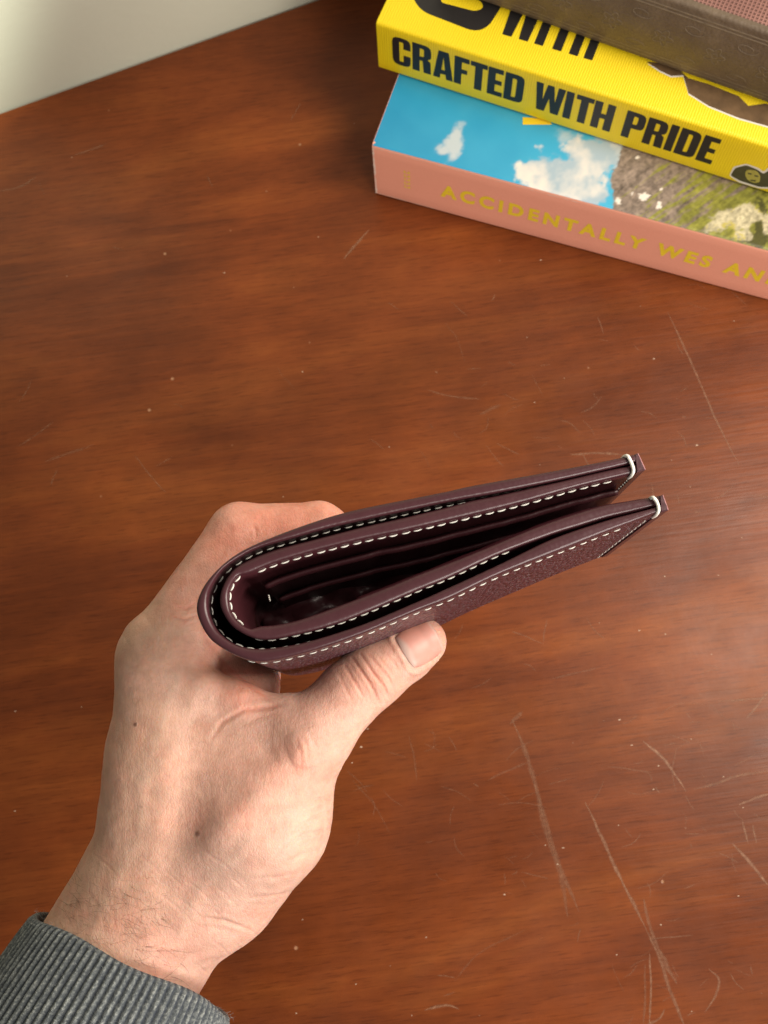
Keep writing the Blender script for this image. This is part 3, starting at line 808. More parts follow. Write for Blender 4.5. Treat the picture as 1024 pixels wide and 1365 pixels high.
def down_seam(px, py, px2, py2, parent, nrm, z0, z1, pitch=0.30):
    a = cw(wp(px, py, 0)); z = z0
    while z > z1:
        stitch(a-dn*z+nrm*0.012, a-dn*(z-pitch+0.08)+nrm*0.012, nrm, parent, 0.4); z -= pitch
nin = nz(np.cross(cw(wp(834, 632))-cw(wp(800, 640)), dn)); nin = nin if nin@(cw(wp(820, 700))-cw(wp(820, 640))) > 0 else -nin
down_seam(842.5, 632.5, 0, 0, panel, nin, -0.32, -1.7, 0.2)
nnear = nz(np.cross(cw(wp(876, 683))-cw(wp(800, 712)), dn)); nnear = nnear if nnear@(cw(wp(820, 760))-cw(wp(820, 700))) > 0 else -nnear
down_seam(866, 688.4, 0, 0, cover, nnear, -0.40, -5.5, 0.42)
# the turned-in ends, glued shut
for q4 in ([(846.5, 605.3), (850.4, 603.9), (860.4, 626.2), (849.5, 629.6)], [(880, 661), (883.6, 659.2), (890.8, 680.4), (881.5, 682.8)]):
    v = [cw(wp(x, y, z)) for z in (0.014, -0.02, -6.4) for x, y in (q4 if z < 0.01 else [(x+(np.mean(q4, 0)[0]-x)*.14, y+(np.mean(q4, 0)[1]-y)*.14) for x, y in q4])]
    f = [(0, 1, 2, 3)]+[(4*l+k, 4*l+4+k, 4*l+4+(k+1) % 4, 4*l+(k+1) % 4) for l in (0, 1) for k in range(4)]+[(11, 10, 9, 8)]
    ob = mesh('end_fold', v, f, LEDG, wallet, smooth=False)
    bm = bmesh.new(); bm.from_mesh(ob.data); bmesh.ops.recalc_face_normals(bm, faces=bm.faces); bm.to_mesh(ob.data); bm.free()
# raw pink cut edges at the two tips
for a, b in (((850.6, 604.6), (860.2, 625.8)), ((883.8, 660), (890.8, 679.6))):
    v = []
    for (x, y) in (a, b):
        for dx in (-0.5, 0.7):
            for z in (0.004, -0.30): v.append(cw(wp(x+dx, y, z)))
    ob = mesh('end_edge', v, [(0, 2, 6, 4), (0, 1, 3, 2), (4, 6, 7, 5), (0, 4, 5, 1), (2, 3, 7, 6), (1, 5, 7, 3)], LRAW, wallet, smooth=False)

# card pockets on both legs: stepped leather slabs that stand below the top edge
def pocket(leg, shift0, shift1, ztop, thick, x_from, x_to, mat=LSMO):
    c = smooth_line(leg, 90)
    m = (c[:, 0] >= x_from) & (c[:, 0] <= x_to); c = c[m]; n = len(c)
    w = np.array([cw(wp(x, y, 0)) for x, y in c]); t = nz(np.gradient(w, axis=0)); nm = np.cross(t, dn); 
    tgt = cw(wp(640, 735, 0)); sg = np.sign(np.sum(nm*(tgt-w), axis=1)); nm = nm*sg[:, None]
    sh = shift0+(shift1-shift0)*(c[:, 0]-c[:, 0].min())/max(1, np.ptp(c[:, 0]))
    wr = fbm(np.stack([np.arange(n)*0.22, np.zeros(n)], 1), 3, int(abs(ztop*10)))*0.016
    sec = [(-thick, DEEP+.3), (-thick, ztop-.1), (-thick*.6, ztop-.01), (-.05, ztop+.03), (0.03, ztop-.05), (0.035, ztop-.16), (0.0, ztop-.30), (-0.005, DEEP+.3)]
    k = len(sec); v = [w[i]+nm[i]*(sh[i]+a+wr[i])-dn*(z+wr[i]) for i in range(n) for a, z in sec]
    f = [(k*i+j, k*i+(j+1) % k, k*i+k+(j+1) % k, k*i+k+j) for i in range(n-1) for j in range(k)]
    f += [tuple(range(k))[::-1], tuple(range(k*(n-1), k*n))]
    ob = mesh('card_pocket', v, f, mat, wallet)
    bm = bmesh.new(); bm.from_mesh(ob.data); bmesh.ops.recalc_face_normals(bm, faces=bm.faces); bm.to_mesh(ob.data); bm.free()
    for p in ob.data.polygons: p.use_smooth = len(p.vertices) == 4
    return ob
far = INN_I[1:12]; near = INN_I[19:]
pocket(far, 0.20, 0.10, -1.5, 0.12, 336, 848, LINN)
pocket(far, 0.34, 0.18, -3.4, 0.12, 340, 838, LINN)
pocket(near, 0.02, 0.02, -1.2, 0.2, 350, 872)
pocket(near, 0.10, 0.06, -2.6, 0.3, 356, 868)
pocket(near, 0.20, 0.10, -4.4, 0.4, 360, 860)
# the lining's crumpled folds at the bottom of each pocket
def floor(la, lb, z0, zn, n=60, m=12):
    a, b = smooth_line(la, n), smooth_line(lb, n); vv, ff = [], []
    dv = nz(a-b); a, b = a+dv*5, b-dv*5
    for i in range(n):
        for j in range(m):
            t = j/(m-1); x = a[i]+(b[i]-a[i])*t
            vv.append(cw(wp(x[0], x[1], z0+zn*float(fbm(np.array([[i*.22, j*.35]]), 3, 9)[0])+zn*1.2*(2*t-1)**2)))
    for i in range(n-1): ff += [(m*i+j, m*i+m+j, m*i+m+j+1, m*i+j+1) for j in range(m-1)]
    mesh('lining', vv, ff, LINN, wallet)
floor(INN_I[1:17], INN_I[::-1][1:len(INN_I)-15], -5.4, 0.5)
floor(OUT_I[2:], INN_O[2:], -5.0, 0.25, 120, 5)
a = cw(wp(346, 768, -1.05)); 
for k in range(3):
    b = a+nin*(0.30+0.05*k)
    stitch(b-dn*(-0.02), b+dn*0.28, nin, panel, 0.5)

# ================================================================== HAND
# one continuous body: blended round cones (pixel, pixel, depth cm, radius cm), meshed by surface nets
def Q(px, py, d): return P(px, py, d)
BONES = [  # a, b, blend
    # forearm, radius and ulna side
    ((205, 1205, 27.0, 2.22), (70, 1430, 26.2, 2.30), .5), ((212, 1195, 29.6, 2.05), (85, 1430, 28.6, 2.20), .6),
    # metacarpals: index, middle, ring, little
    ((212, 1185, 26.9, 1.80), (219, 1010, 26.6, 1.42), .7), ((219, 1010, 26.6, 1.42), (221, 880, 26.5, 1.22), .4),
    ((216, 1180, 29.0, 1.75), (228, 890, 28.9, 1.22), .6),
    ((222, 1175, 31.0, 1.60), (245, 900, 31.2, 1.10), .6),
    ((240, 1165, 32.5, 1.45), (262, 915, 33.0, 1.00), .6),
    # palm and its pads
    ((285, 1090, 30.4, 1.50), (315, 935, 30.6, 1.10), .7),
    ((318, 925, 30.2, .92), (334, 900, 30.3, .90), .35),
    # thumb metacarpal, thenar pad, first web muscle
    ((290, 1175, 26.6, 1.70), (345, 1095, 26.2, 1.74), .8), ((352, 1085, 26.1, 1.58), (412, 985, 25.9, 1.00), .7),
    ((245, 1010, 26.9, 1.45), (318, 1030, 26.5, 1.40), .9), ((232, 1075, 26.95, 1.52), (300, 1110, 26.75, 1.5), .9),
    # thumb
    ((412, 985, 25.9, 1.00), (468, 924, 26.1, .84), .35), ((468, 924, 26.1, .84), (497, 900, 26.2, .83), .2),
    ((497, 900, 26.2, .83), (540, 870, 26.4, .75), .2), ((540, 870, 26.4, .75), (563, 855.5, 26.5, .64), .15),
    ((282, 878, 27.3, .75), (326, 915, 28.4, 1.0), .5), ((295, 972, 26.2, .7), (375, 968, 26.0, .62), .6),
    # web between thumb and index finger
    ((268, 915, 25.9, .55), (318, 930, 25.9, .32), .55), ((318, 930, 25.9, .30), (372, 950, 25.9, .34), .45),
    # index finger
    ((221, 880, 26.5, 1.20), (322, 716, 27.0, .90), .35), ((322, 716, 27.0, .90), (425, 708, 27.0, .78), .18), ((425, 708, 27.0, .78), (462, 724, 27.5, .64), .15),
    # middle, ring and little finger, below and behind
    ((230, 892, 28.9, 1.15), (330, 738, 29.3, .90), .3), ((330, 738, 29.3, .90), (455, 724, 29.3, .76), .15), ((455, 724, 29.3, .76), (530, 712, 29.3, .64), .12),
    ((247, 902, 31.2, 1.05), (342, 768, 31.4, .82), .3), ((342, 768, 31.4, .82), (450, 752, 31.4, .70), .15), ((450, 752, 31.4, .70), (512, 762, 31.4, .58), .12),
    ((265, 915, 33.0, .92), (346, 806, 33.2, .70), .3), ((346, 806, 33.2, .70), (430, 786, 33.2, .60), .15), ((430, 786, 33.2, .60), (478, 792, 33.2, .50), .12),
]
def sdf(p):
    out = None
    for a, b, k in BONES:
        A, B = Q(*a[:3]).astype(np.float32), Q(*b[:3]).astype(np.float32)
        ab = B-A; t = np.clip(((p-A)@ab)/(ab@ab), 0, 1)
        d = np.sqrt(((p-A-t[:, None]*ab)**2).sum(1))-(a[3]+(b[3]-a[3])*t)
        if out is None: out = d
        else:
            h = np.clip(0.5+0.5*(out-d)/k, 0, 1); out = out*(1-h)+d*h-k*h*(1-h)
    return out
def surface_nets(lo, hi, step):
    dims = np.ceil((hi-lo)/step).astype(int)+1
    cs = 4; cd = (dims+cs-1)//cs+1
    g = np.stack(np.meshgrid(*[np.arange(n)*step*cs for n in cd], indexing='ij'), -1).reshape(-1, 3).astype(np.float32)+lo.astype(np.float32)
    coarse = sdf(g).reshape(cd)
    near = np.abs(coarse) < step*cs*1.9
    big = np.repeat(np.repeat(np.repeat(coarse, cs, 0), cs, 1), cs, 2)
    # a fine sample at index i belongs to the coarse node nearest below; dilate by one node
    nb = near.copy()
    for ax in range(3):
        s = [slice(None)]*3; s2 = [slice(None)]*3; s[ax] = slice(1, None); s2[ax] = slice(None, -1)
        t = nb.copy(); t[tuple(s)] |= nb[tuple(s2)]; t[tuple(s2)] |= nb[tuple(s)]; nb = t
    nbig = np.repeat(np.repeat(np.repeat(nb, cs, 0), cs, 1), cs, 2)
    val = np.where(big > 0, 9.0, -9.0).astype(np.float32)
    ii = np.argwhere(nbig)
    pts = (ii*step+lo).astype(np.float32)
    res = np.concatenate([sdf(pts[k:k+400000]) for k in range(0, len(pts), 400000)])
    val[nbig] = res
    neg = val < 0
    cell = np.zeros(np.array(val.shape)-1, np.int8)
    for dx in (0, 1):
        for dy in (0, 1):
            for dz in (0, 1):
                cell += neg[dx:neg.shape[0]-1+dx, dy:neg.shape[1]-1+dy, dz:neg.shape[2]-1+dz]
    act = (cell > 0) & (cell < 8); ids = np.full(cell.shape, -1, np.int64); c = np.argwhere(act); ids[act] = np.arange(len(c))
    acc = np.zeros((len(c), 3)); cnt = np.zeros(len(c))
    corner = [(dx, dy, dz) for dx in (0, 1) for dy in (0, 1) for dz in (0, 1)]
    for a in corner:
        for ax in range(3):
            if a[ax]: continue
            b = list(a); b[ax] = 1
            va = val[tuple((c+np.array(a)).T)]; vb = val[tuple((c+np.array(b)).T)]
            m = (va < 0) != (vb < 0); t = np.where(m, va/(va-vb+1e-12), 0)
            pnt = np.array(a)[None, :]+np.zeros((len(c), 3)); pnt[:, ax] = t
            acc[m] += pnt[m]; cnt[m] += 1
    verts = lo+(c+acc/cnt[:, None])*step
    faces = []
    for ax in range(3):
        o1, o2 = [(1, 2), (2, 0), (0, 1)][ax]
        n0 = [slice(None)]*3; n1 = [slice(None)]*3; n0[ax] = slice(None, -1); n1[ax] = slice(1, None)
        ch = neg[tuple(n0)] != neg[tuple(n1)]
        e = np.argwhere(ch); e = e[(e[:, o1] > 0) & (e[:, o2] > 0) & (e[:, o1] < cell.shape[o1]) & (e[:, o2] < cell.shape[o2])]
        inside = neg[tuple(e.T)]
        q = []
        for d1, d2 in ((-1, -1), (0, -1), (0, 0), (-1, 0)):
            w = e.copy(); w[:, o1] += d1; w[:, o2] += d2; q.append(ids[tuple(w.T)])
        q = np.stack(q, 1); q[~inside] = q[~inside][:, ::-1]; faces.append(q)
    return verts, np.vstack(faces)
def grad(p, e=0.01):
    p = p.astype(np.float32)
    return np.stack([sdf(p+np.eye(3, dtype=np.float32)[k]*e)-sdf(p-np.eye(3, dtype=np.float32)[k]*e) for k in range(3)], 1)/(2*e)

ends = np.array([np.r_[Q(*b[:3]), b[3]] for a_, b_, k_ in BONES for b in (a_, b_)])
lo = (ends[:, :3]-ends[:, 3:]-0.4).min(0); hi = (ends[:, :3]+ends[:, 3:]+0.4).max(0)
hv, hf = surface_nets(lo, hi, 0.064)
hv = hv-sdf(hv.astype(np.float32))[:, None]*nz(grad(hv))
# split every quad in four for the fine relief, and lay the new points on the surface
def subdivide(v, f):
    e = np.sort(np.vstack([f[:, [0, 1]], f[:, [1, 2]], f[:, [2, 3]], f[:, [3, 0]]]), 1)
    ue, inv = np.unique(e, axis=0, return_inverse=True); inv = inv.reshape(4, -1)
    n = len(v); m = n+len(ue); nv_ = np.vstack([v, v[ue].mean(1), v[f].mean(1)])
    c = m+np.arange(len(f)); e0, e1, e2, e3 = (n+inv[k] for k in range(4))
    return nv_, np.vstack([np.stack(x, 1) for x in ((f[:, 0], e0, c, e3), (e0, f[:, 1], e1, c), (c, e1, f[:, 2], e2), (e3, c, e2, f[:, 3]))])
hv, hf = subdivide(hv, hf)
gn = grad(hv); hn = nz(gn); hv = hv-sdf(hv.astype(np.float32))[:, None]*hn
px = projc(hv); face_cam = np.clip(np.sum(hn*nz(-hv), 1), 0, 1)**0.5
front = (np.sum(hn*nz(-hv), 1) > 0.0) & (hv[:, 2] > -29.2)
vis = np.where(front, 1.0, 0.0)*sstep(0.0, 0.25, face_cam)
disp = np.zeros(len(hv)); red = np.zeros(len(hv)); pale_ = np.zeros(len(hv))
def groove(path, depth, width, ridge=0.5, redness=0.25):
    """a skin fold pressed in along a pixel path, with soft lips beside it"""
    global disp, red
    d, fr = seg_dist(px, path); w = np.sin(np.pi*np.clip(fr, 0.06, 0.94))**0.6
    g = np.exp(-(d/width)**2); l = np.exp(-((d-2.0*width)/(1.4*width))**2)
    disp += vis*w*(-depth*g+depth*ridge*l); red += vis*w*redness*g
# thumb joint
for i, (p, dpt, wdt) in enumerate([
        ([(470, 878), (485, 900), (498, 920), (506, 938)], .030, 2.0), ([(481, 873), (497, 896), (511, 914), (518, 930)], .034, 2.0),
        ([(460, 888), (474, 911), (488, 934)], .022, 2.0), ([(492, 873), (506, 889), (520, 906), (526, 921)], .022, 1.7),
        ([(476, 885), (490, 905), (500, 915)], .016, 1.4), ([(503, 874), (515, 887), (528, 903)], .012, 1.5), ([(490, 888), (503, 905), (510, 920)], .014, 1.3),
        ([(448, 892), (462, 920), (472, 938)], .010, 2.2), ([(515, 872), (524, 882), (536, 899)], .010, 1.6)]): groove(p, dpt, wdt, .55, .35)
# thumb knuckle at the palm side
for p in ([(395, 985), (402, 1000), (402, 1016)], [(402, 980), (410, 996), (411, 1012)], [(388, 1020), (408, 1026), (428, 1020)]): groove(p, .012, 2.4, .5, .2)
# web folds
groove([(378, 937), (362, 943), (324, 947), (296, 963), (282, 985)], .026, 3.2, .6, .45)
groove([(372, 949), (345, 957), (318, 970)], .008, 2.6, .5, .3)
groove([(300, 884), (322, 906), (345, 924), (366, 938)], .010, 2.5, .4, .7)
groove([(262, 800), (278, 850), (296, 880)], .030, 5, .3, .4)
for p in ([(232, 806), (248, 812), (268, 800)], [(226, 820), (246, 826), (266, 818)], [(338, 700), (341, 708), (341, 717)]): groove(p, .016, 2.2, .4, .3)
# wrinkles on the heel of the thumb
for p, dd in (([(444, 1081), (415, 1092), (388, 1108)], .030), ([(438, 1104), (408, 1112), (376, 1128)], .022), ([(445, 1062), (425, 1066), (405, 1076)], .030), ([(428, 1130), (400, 1140), (380, 1152)], .014), ([(402, 1162), (370, 1170), (340, 1172)], .014), ([(398, 1187), (362, 1195), (328, 1198)], .018), ([(330, 1238), (300, 1228), (262, 1222)], .035)): groove(p, dd, 2.6, .5, .1)
# tendons and the wrist
def ridge_on(path, height, width):
    global disp
    d, fr = seg_dist(px, path); disp += vis*height*np.exp(-(d/width)**2)*np.sin(np.pi*np.clip(fr, .03, .97))**.7
ridge_on([(215, 1190), (290, 1120), (350, 1050), (400, 995)], .10, 22)
ridge_on([(180, 1240), (205, 1150), (225, 1040), (215, 920)], .07, 20)
ridge_on([(385, 1010), (420, 995)], .10, 20)
ridge_on([(165, 850), (200, 830)], .06, 22)
for k in range(26):
    x0, y0 = rng.uniform(110, 330), rng.uniform(1120, 1290)
    ln = rng.uniform(14, 40); groove([(x0, y0), (x0+ln*.55, y0+ln*.42), (x0+ln, y0+ln*.9)], .008, 1.6, .4, .0)
# nail bed
NC = np.array([558.0, 858.5]); NA = nz(np.array([0.86, -0.52])); NB = np.array([-NA[1], NA[0]])
def nail_uv(q): return (q-NC)@NA, (q-NC)@NB
nu_, nv_ = nail_uv(px)
def nail_sd(u, w, hu=26.5, hw=31.0, r=15.0):
    dx, dy = np.abs(u)-hu+r, np.abs(w)-hw+r
    return np.hypot(np.maximum(dx, 0), np.maximum(dy, 0))+np.minimum(np.maximum(dx, dy), 0)-r
ns = nail_sd(nu_+nv_**2*0.004, nv_)
tipm = vis*(nu_ < 60)
disp += tipm*(-0.040*sstep(1.0, -3.5, ns)*(1-sstep(16, 24, nu_)))
disp += tipm*0.022*np.exp(-((ns-2.5)/2.6)**2)*(nu_ < 12)
# general unevenness
disp += 0.018*fbm(hv, 3, 21, 0.9)+0.006*fbm(hv, 3, 22, 3.0)+0.0022*fbm(hv, 2, 23, 11.0)
hv2 = hv+hn*disp[:, None]
# pigment, plus bounce light painted on the finger: redder knuckles, finger, web; paler palm
def gb(cx, cy, r): return np.exp(-(((px[:, 0]-cx)**2+(px[:, 1]-cy)**2)/r**2))
red += 0.75*gb(330, 700, 85)+0.75*gb(430, 690, 70)+0.45*gb(250, 780, 70)+0.75*gb(330, 922, 30)*front+0.35*gb(500, 905, 36)+0.20*gb(405, 1005, 45)+0.35*gb(330, 1090, 18)+0.25*gb(305, 1075, 30)+0.3*gb(200, 1260, 50)+0.3*gb(580, 850, 34)+0.25*gb(280, 870, 30)
red += 0.26*fbm(hv, 4, 31, 1.3)+0.16*fbm(hv, 3, 32, 5.0)
pale_ += 0.5*gb(400, 1110, 60)+0.4*gb(300, 1180, 60)+0.3*gb(440, 960, 30)
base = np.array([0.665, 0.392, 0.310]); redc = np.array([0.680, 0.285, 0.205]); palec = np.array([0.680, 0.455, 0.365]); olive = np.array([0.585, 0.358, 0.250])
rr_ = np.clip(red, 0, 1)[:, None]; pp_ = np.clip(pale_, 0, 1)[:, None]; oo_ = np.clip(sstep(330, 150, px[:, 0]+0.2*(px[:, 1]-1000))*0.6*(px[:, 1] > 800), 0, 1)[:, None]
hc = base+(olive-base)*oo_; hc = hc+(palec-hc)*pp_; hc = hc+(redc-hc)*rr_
hc = hc*(1+0.07*fbm(hv, 3, 41, 2.0)+0.04*fbm(hv, 2, 42, 14.0))[:, None]
for vp in ([(150, 1180), (185, 1110), (190, 1040), (215, 960), (235, 900)], [(190, 1040), (230, 1000), (255, 940)], [(240, 1240), (270, 1180), (330, 1120), (340, 1060)], [(120, 1250), (150, 1180)]):
    d, fr = seg_dist(px, smooth_line(vp, 40)); m = (vis*0.16*np.exp(-(d/9)**2))[:, None]
    hc = hc+(np.array([0.40, 0.33, 0.26])-hc)*m; hv2 = hv2+hn*(0.015*np.exp(-(d/9)**2)*vis)[:, None]
for mx, my, mr, mc in ((181, 966, 2.7, .75), (265, 1111, 4.0, .6), (190, 1075, 1.8, .3), (300, 745, 1.2, .0)):
    d = np.hypot(px[:, 0]-mx, px[:, 1]-my); m = (vis*sstep(mr*1.25, mr*0.6, d)*mc)[:, None]
    hc = hc+(np.array([0.10, 0.035, 0.02])-hc)*m; hv2 = hv2+hn*(m*0.02)
def skin_mat():
    m, nt, b = material('skin'); L = nt.links.new
    a = node(nt, 'ShaderNodeAttribute', attribute_name='tint'); v = coords(nt)
    n = noise_tex(nt, v, 260, 4, 0.6); sp = noise_tex(nt, v, 900, 2)
    r = ramp(nt, [(0.3, (0.90, 0.87, 0.85)), (0.7, (1.08, 1.08, 1.08))]); L(n, r.inputs[0])
    c = mixc(nt, 0.9, a.outputs['Color'], r.outputs[0], 'MULTIPLY'); L(c, b.inputs['Base Color'])
    b.inputs['Subsurface Weight'].default_value = 0.45
    b.inputs['Subsurface Radius'].default_value = (1.0, 0.32, 0.16); b.inputs['Subsurface Scale'].default_value = 0.0032
    rr = ramp(nt, [(0.3, (0.40,)*3), (0.7, (0.56,)*3)]); L(n, rr.inputs[0]); L(rr.outputs[0], b.inputs['Roughness'])
    b.inputs['Specular IOR Level'].default_value = 0.42
    vo = node(nt, 'ShaderNodeTexVoronoi', feature='DISTANCE_TO_EDGE', i_Scale=1500.0); L(coords(nt, scale=(1, .55, .8), rot=(0.3, 0.2, 0.7)), vo.inputs['Vector'])
    cr = ramp(nt, [(0.0, (0, 0, 0)), (0.18, (1, 1, 1))]); L(vo.outputs['Distance'], cr.inputs[0])
    fine = noise_tex(nt, coords(nt, scale=(1, .22, .6), rot=(0, 0, 0.75)), 900, 3, 0.6)
    p = add_bump(nt, b, cr.outputs[0], 0.22, 0.00025); p = add_bump(nt, b, fine, 0.26, 0.0004, p); add_bump(nt, b, sp, 0.12, 0.0003, p)
    return m
SKIN = skin_mat()
person = thing('person', 'left hand and wrist of a person in a grey ribbed sleeve, gripping the wallet', 'person', cw(Q(230, 1050, 27.5)))
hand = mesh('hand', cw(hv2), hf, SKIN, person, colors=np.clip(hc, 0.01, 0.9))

# thumbnail: a curved plate laid on the thumb
def on_hand(qx, qy, d0=24.0):
    r = np.stack([(qx-CX)/F, -(qy-CY)/F, -np.ones_like(qx)], 1); t = np.full(len(qx), d0)
    for _ in range(60): t = t+0.8*sdf((r*t[:, None]).astype(np.float32))
    return r*t[:, None]
na, nb_ = 26, 26
aa, bb = np.meshgrid(np.linspace(-1, 1, na), np.linspace(-1, 1, nb_), indexing='ij'); aa, bb = aa.ravel(), bb.ravel()
# square to rounded plate
uu_ = aa*np.sqrt(1-0.30*bb**2)*26.0; ww_ = bb*np.sqrt(1-0.30*aa**2)*30.0
uu_ = uu_-ww_**2*0.004*(1-aa)/2+2.0
qp = NC+uu_[:, None]*NA+ww_[:, None]*NB
pn = on_hand(qp[:, 0], qp[:, 1]); gnn = nz(grad(pn))
rim = np.maximum(np.abs(bb)**6, np.where(aa < 0, np.abs(aa)**6, 0))
lift = 0.008-0.055*rim+0.022*np.clip(aa, 0, 1)**2
pn = pn+gnn*lift[:, None]
ix = np.arange(na*nb_).reshape(na, nb_)
nfc = np.stack([ix[:-1, :-1], ix[1:, :-1], ix[1:, 1:], ix[:-1, 1:]], -1).reshape(-1, 4)
lun = sstep(-0.55, -0.80, aa+0.35*bb**2-0.1)
ncol = np.array([0.66, 0.30, 0.245])+(np.array([0.66, 0.44, 0.38])-np.array([0.66, 0.30, 0.245]))*np.clip(lun+sstep(0.86, 0.97, aa)*0.9, 0, 1)[:, None]
ncol = ncol+(np.array([0.62, 0.25, 0.17])-ncol)*(sstep(0.2, 0.9, -bb)*0.5*(1-lun))[:, None]
def nail_mat():
    m, nt, b = material('fingernail'); a = node(nt, 'ShaderNodeAttribute', attribute_name='tint')
    nt.links.new(a.outputs['Color'], b.inputs['Base Color']); b.inputs['Roughness'].default_value = 0.44
    b.inputs['Subsurface Weight'].default_value = 0.25; b.inputs['Subsurface Radius'].default_value = (1, .4, .3); b.inputs['Subsurface Scale'].default_value = 0.002
    add_bump(nt, b, noise_tex(nt, coords(nt), 300, 2), 0.08, 0.0003); return m
nail = mesh('fingernail', cw(pn), nfc, nail_mat(), person, colors=ncol)
bm = bmesh.new(); bm.from_mesh(nail.data); bmesh.ops.recalc_face_normals(bm, faces=bm.faces)
vw = Vector(CAM*0.01)-(nail.location+person.location)
if sum((f_.normal.dot(vw-f_.calc_center_median()) for f_ in bm.faces)) < 0: bmesh.ops.reverse_faces(bm, faces=bm.faces)
bm.to_mesh(nail.data); bm.free()
sm = nail.modifiers.new('t', 'SOLIDIFY'); sm.thickness = 0.0004; sm.offset = -1

# fine dark hairs on the wrist
hv_, hf_ = [], []
def hair(px0, py0, ang, length, curl, rad):
    q = []; x, y, a = px0, py0, ang; n = 7
    for i in range(n):
        q.append((x, y)); x += math.cos(a)*length/n; y += math.sin(a)*length/n; a += curl/n
    q = np.array(q); pt = on_hand(q[:, 0], q[:, 1]); 
    if np.ptp(pt[:, 2]) > 1.2: return
    g = nz(grad(pt)); s = np.linspace(0, 1, n); pt = pt+g*(0.006+0.10*np.sin(s*1.9)*rng.uniform(.3, 1.1))[:, None]
    t = nz(np.gradient(pt, axis=0)); b = nz(np.cross(t, g)); i0 = len(hv_)
    for i in range(n):
        r = rad*(1-0.75*s[i])
        for k in range(3):
            th = k*2.094; hv_.append(cw(pt[i]+r*(b[i]*math.cos(th)+g[i]*math.sin(th))))
    for i in range(n-1):
        for k in range(3): hf_.append((i0+3*i+k, i0+3*i+(k+1) % 3, i0+3*i+3+(k+1) % 3, i0+3*i+3+k))
for k in range(230):
    t = rng.random()
    x = rng.uniform(75, 270)*0.6+rng.uniform(75, 170)*0.4; y = 1165+rng.gamma(2.6, 34)
    if y < 1100 or y > 1340: continue
    hair(x, y, rng.normal(0.35, 0.5), rng.uniform(14, 46), rng.normal(0.3, .9), rng.uniform(.0018, .0034))
for (x, y, a, l, c) in ((214, 1307, -.65, 62, -.5), (205, 1268, -.1, 64, .25), (228, 1302, .15, 40, 1.3), (240, 1284, .5, 30, 1.6), (200, 1310, -.4, 50, .9), (190, 1262, .0, 50, .5), (228, 1266, .1, 40, -.3)):
    hair(x, y, a, l, c, .0042)
for k in range(40):                           # along the outline of the wrist
    hair(66+rng.uniform(0, 45), 1232-rng.uniform(0, 90), rng.normal(-2.0, .5), rng.uniform(10, 24), rng.normal(0, .6), .0035)
HAIR = plain('dark_hair', (0.12, 0.062, 0.034), 0.5)
ah = mesh('arm_hair', hv_, hf_, HAIR, person); ah['kind'] = 'stuff'

# sleeve cuff: a ribbed knit tube turned over at its lip
def knit_mat():
    m, nt, b = material('grey_rib_knit'); L = nt.links.new
    a = node(nt, 'ShaderNodeAttribute', attribute_name='tint'); v = coords(nt)
    sp = node(nt, 'ShaderNodeSeparateColor'); L(a.outputs['Color'], sp.inputs[0])
    n = noise_tex(nt, v, 1400, 3, 0.7); n2_ = noise_tex(nt, v, 420, 3)
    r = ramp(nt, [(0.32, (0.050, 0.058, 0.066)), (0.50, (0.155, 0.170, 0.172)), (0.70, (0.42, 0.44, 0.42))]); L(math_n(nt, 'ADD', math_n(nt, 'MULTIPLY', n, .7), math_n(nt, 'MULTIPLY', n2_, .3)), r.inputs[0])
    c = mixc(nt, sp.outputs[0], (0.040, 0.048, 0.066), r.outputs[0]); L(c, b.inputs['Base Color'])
    b.inputs['Roughness'].default_value = 0.9; b.inputs['Specular IOR Level'].default_value = 0.15
    add_bump(nt, b, n, 0.6, 0.0008); return m
C0 = P(180, 1283, 27.6); C1 = P(42, 1537, 27.6); vr = nz(C0)
ax_ = nz(C1-C0); ax_ = nz(ax_-0.93*(ax_@vr)*vr); sx_ = nz(np.cross(ax_, np.array([0, 0, 1.0]))); sz_ = np.cross(sx_, ax_)
if sz_[2] < 0: sz_ = -sz_
NR, KA = 98, 8; na_ = NR*KA
ring = []
prof = [(-0.0, -0.16)]+[(0.06*(1-math.cos(t)), 0) for t in ()]  # lip handled below
rows = []
for t in np.linspace(math.pi, 0, 7): rows.append((0.11-0.11*math.sin(t), -0.11+0.11*math.cos(t), 0.5))  # rolled lip, inner to outer
for s in np.r_[np.linspace(0.13, 7.0, 190), np.linspace(7.4, 25.0, 24)]: rows.append((s, 0.0, 1.0))
inner = [(25.0, -0.22, 0.3), (7.0, -0.22, 0.3), (3.0, -0.22, 0.3), (0.4, -0.22, 0.5)]
v, tint = [], []
th = np.linspace(0, 2*math.pi, na_, endpoint=False)
ribw = 0.5-0.5*np.cos(NR*th)
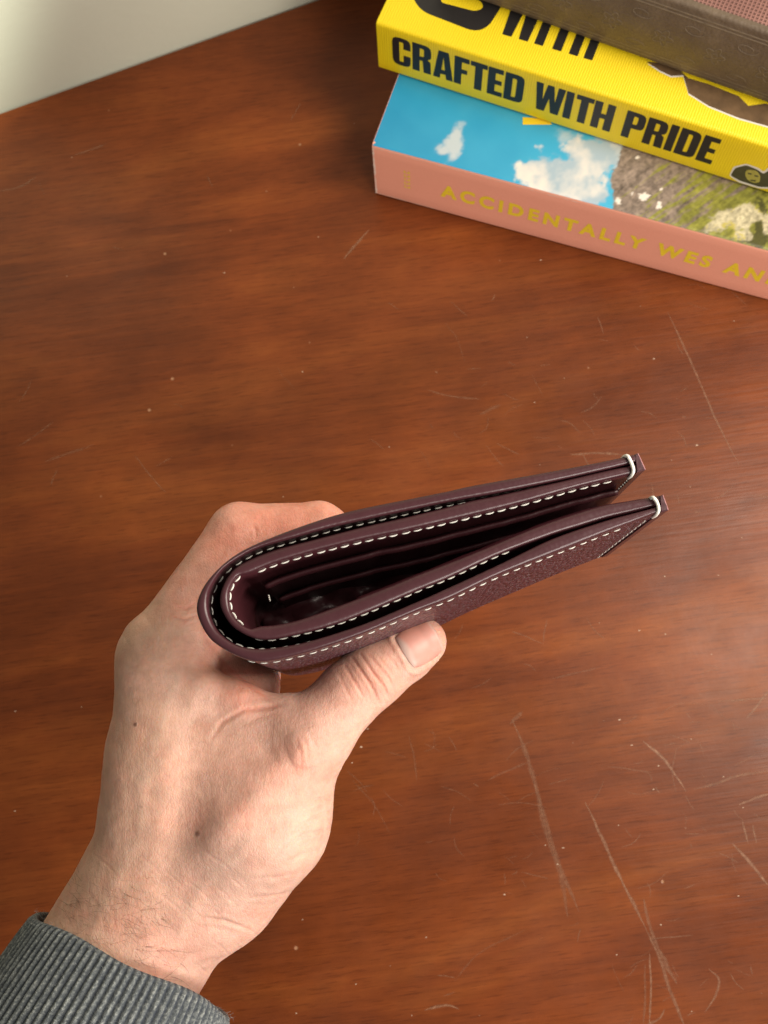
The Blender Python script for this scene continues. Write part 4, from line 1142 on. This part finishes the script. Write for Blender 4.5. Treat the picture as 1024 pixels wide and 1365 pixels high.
for (s, off, rk) in rows+inner:
    grow = 0.06*s+0.105*(1-math.exp(-s*.9))
    rx = 2.95+grow; rz = 3.60+grow
    wav = 0.05*np.sin(2*th+1)+0.05*np.sin(3*th+.4)
    st_ = 0.5+0.5*math.cos(2*math.pi*s/0.075)
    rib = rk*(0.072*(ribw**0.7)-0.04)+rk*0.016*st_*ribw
    rad = off+rib
    slip = 0.10*np.sin(th*2+.6)+0.06*np.sin(5*th)
    c = C0+ax_*s
    pts_ = c+np.outer(np.cos(th)*(rx+rad+wav), sx_)+np.outer(np.sin(th)*(rz+rad+wav), sz_)+np.outer(slip*(1 if s < 4 else 1), ax_)
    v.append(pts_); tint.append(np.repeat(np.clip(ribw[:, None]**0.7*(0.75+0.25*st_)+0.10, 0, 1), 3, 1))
nrow = len(v); v = np.vstack(v); tint = np.vstack(tint)
i_ = np.arange(nrow*na_).reshape(nrow, na_); j_ = np.roll(i_, -1, 1)
f = np.stack([i_[:-1], j_[:-1], j_[1:], i_[1:]], -1).reshape(-1, 4)
f = np.vstack([f, np.stack([i_[-1], j_[-1], j_[0], i_[0]], -1)])
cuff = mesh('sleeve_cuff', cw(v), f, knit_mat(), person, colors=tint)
bm = bmesh.new(); bm.from_mesh(cuff.data); bmesh.ops.recalc_face_normals(bm, faces=bm.faces); bm.to_mesh(cuff.data); bm.free()
# loose fibres standing off the knit
fv, ff = [], []
for k in range(420):
    t = rng.uniform(0, 2*math.pi); s = rng.gamma(1.0, 1.2)*(0 if rng.random() < .35 else 1)
    if s > 6: continue
    gw = 0.05*s+0.30*(1-math.exp(-s*.9))*0.35
    base_ = C0+ax_*(s+0.05)+sx_*math.cos(t)*(2.98+gw)+sz_*math.sin(t)*(3.64+gw)
    dr = nz(sx_*math.cos(t)+sz_*math.sin(t)+rng.normal(0, .7, 3)-ax_*rng.uniform(0, .9)*(s < .2)); b2 = nz(np.cross(dr, rng.normal(0, 1, 3)))
    ln = rng.uniform(.05, .16); i0 = len(fv)
    for q_ in range(3):
        p_ = base_+dr*ln*q_/2+b2*0.03*(q_ == 1)*rng.normal()
        for a_ in (-1, 1): fv.append(cw(p_+b2*a_*0.0028*(1-q_*.35)))
    ff += [(i0, i0+1, i0+3, i0+2), (i0+2, i0+3, i0+5, i0+4)]
fu = mesh('fuzz', fv, ff, plain('knit_fibre', (0.30, 0.32, 0.32), 0.9), cuff); fu['kind'] = 'stuff'
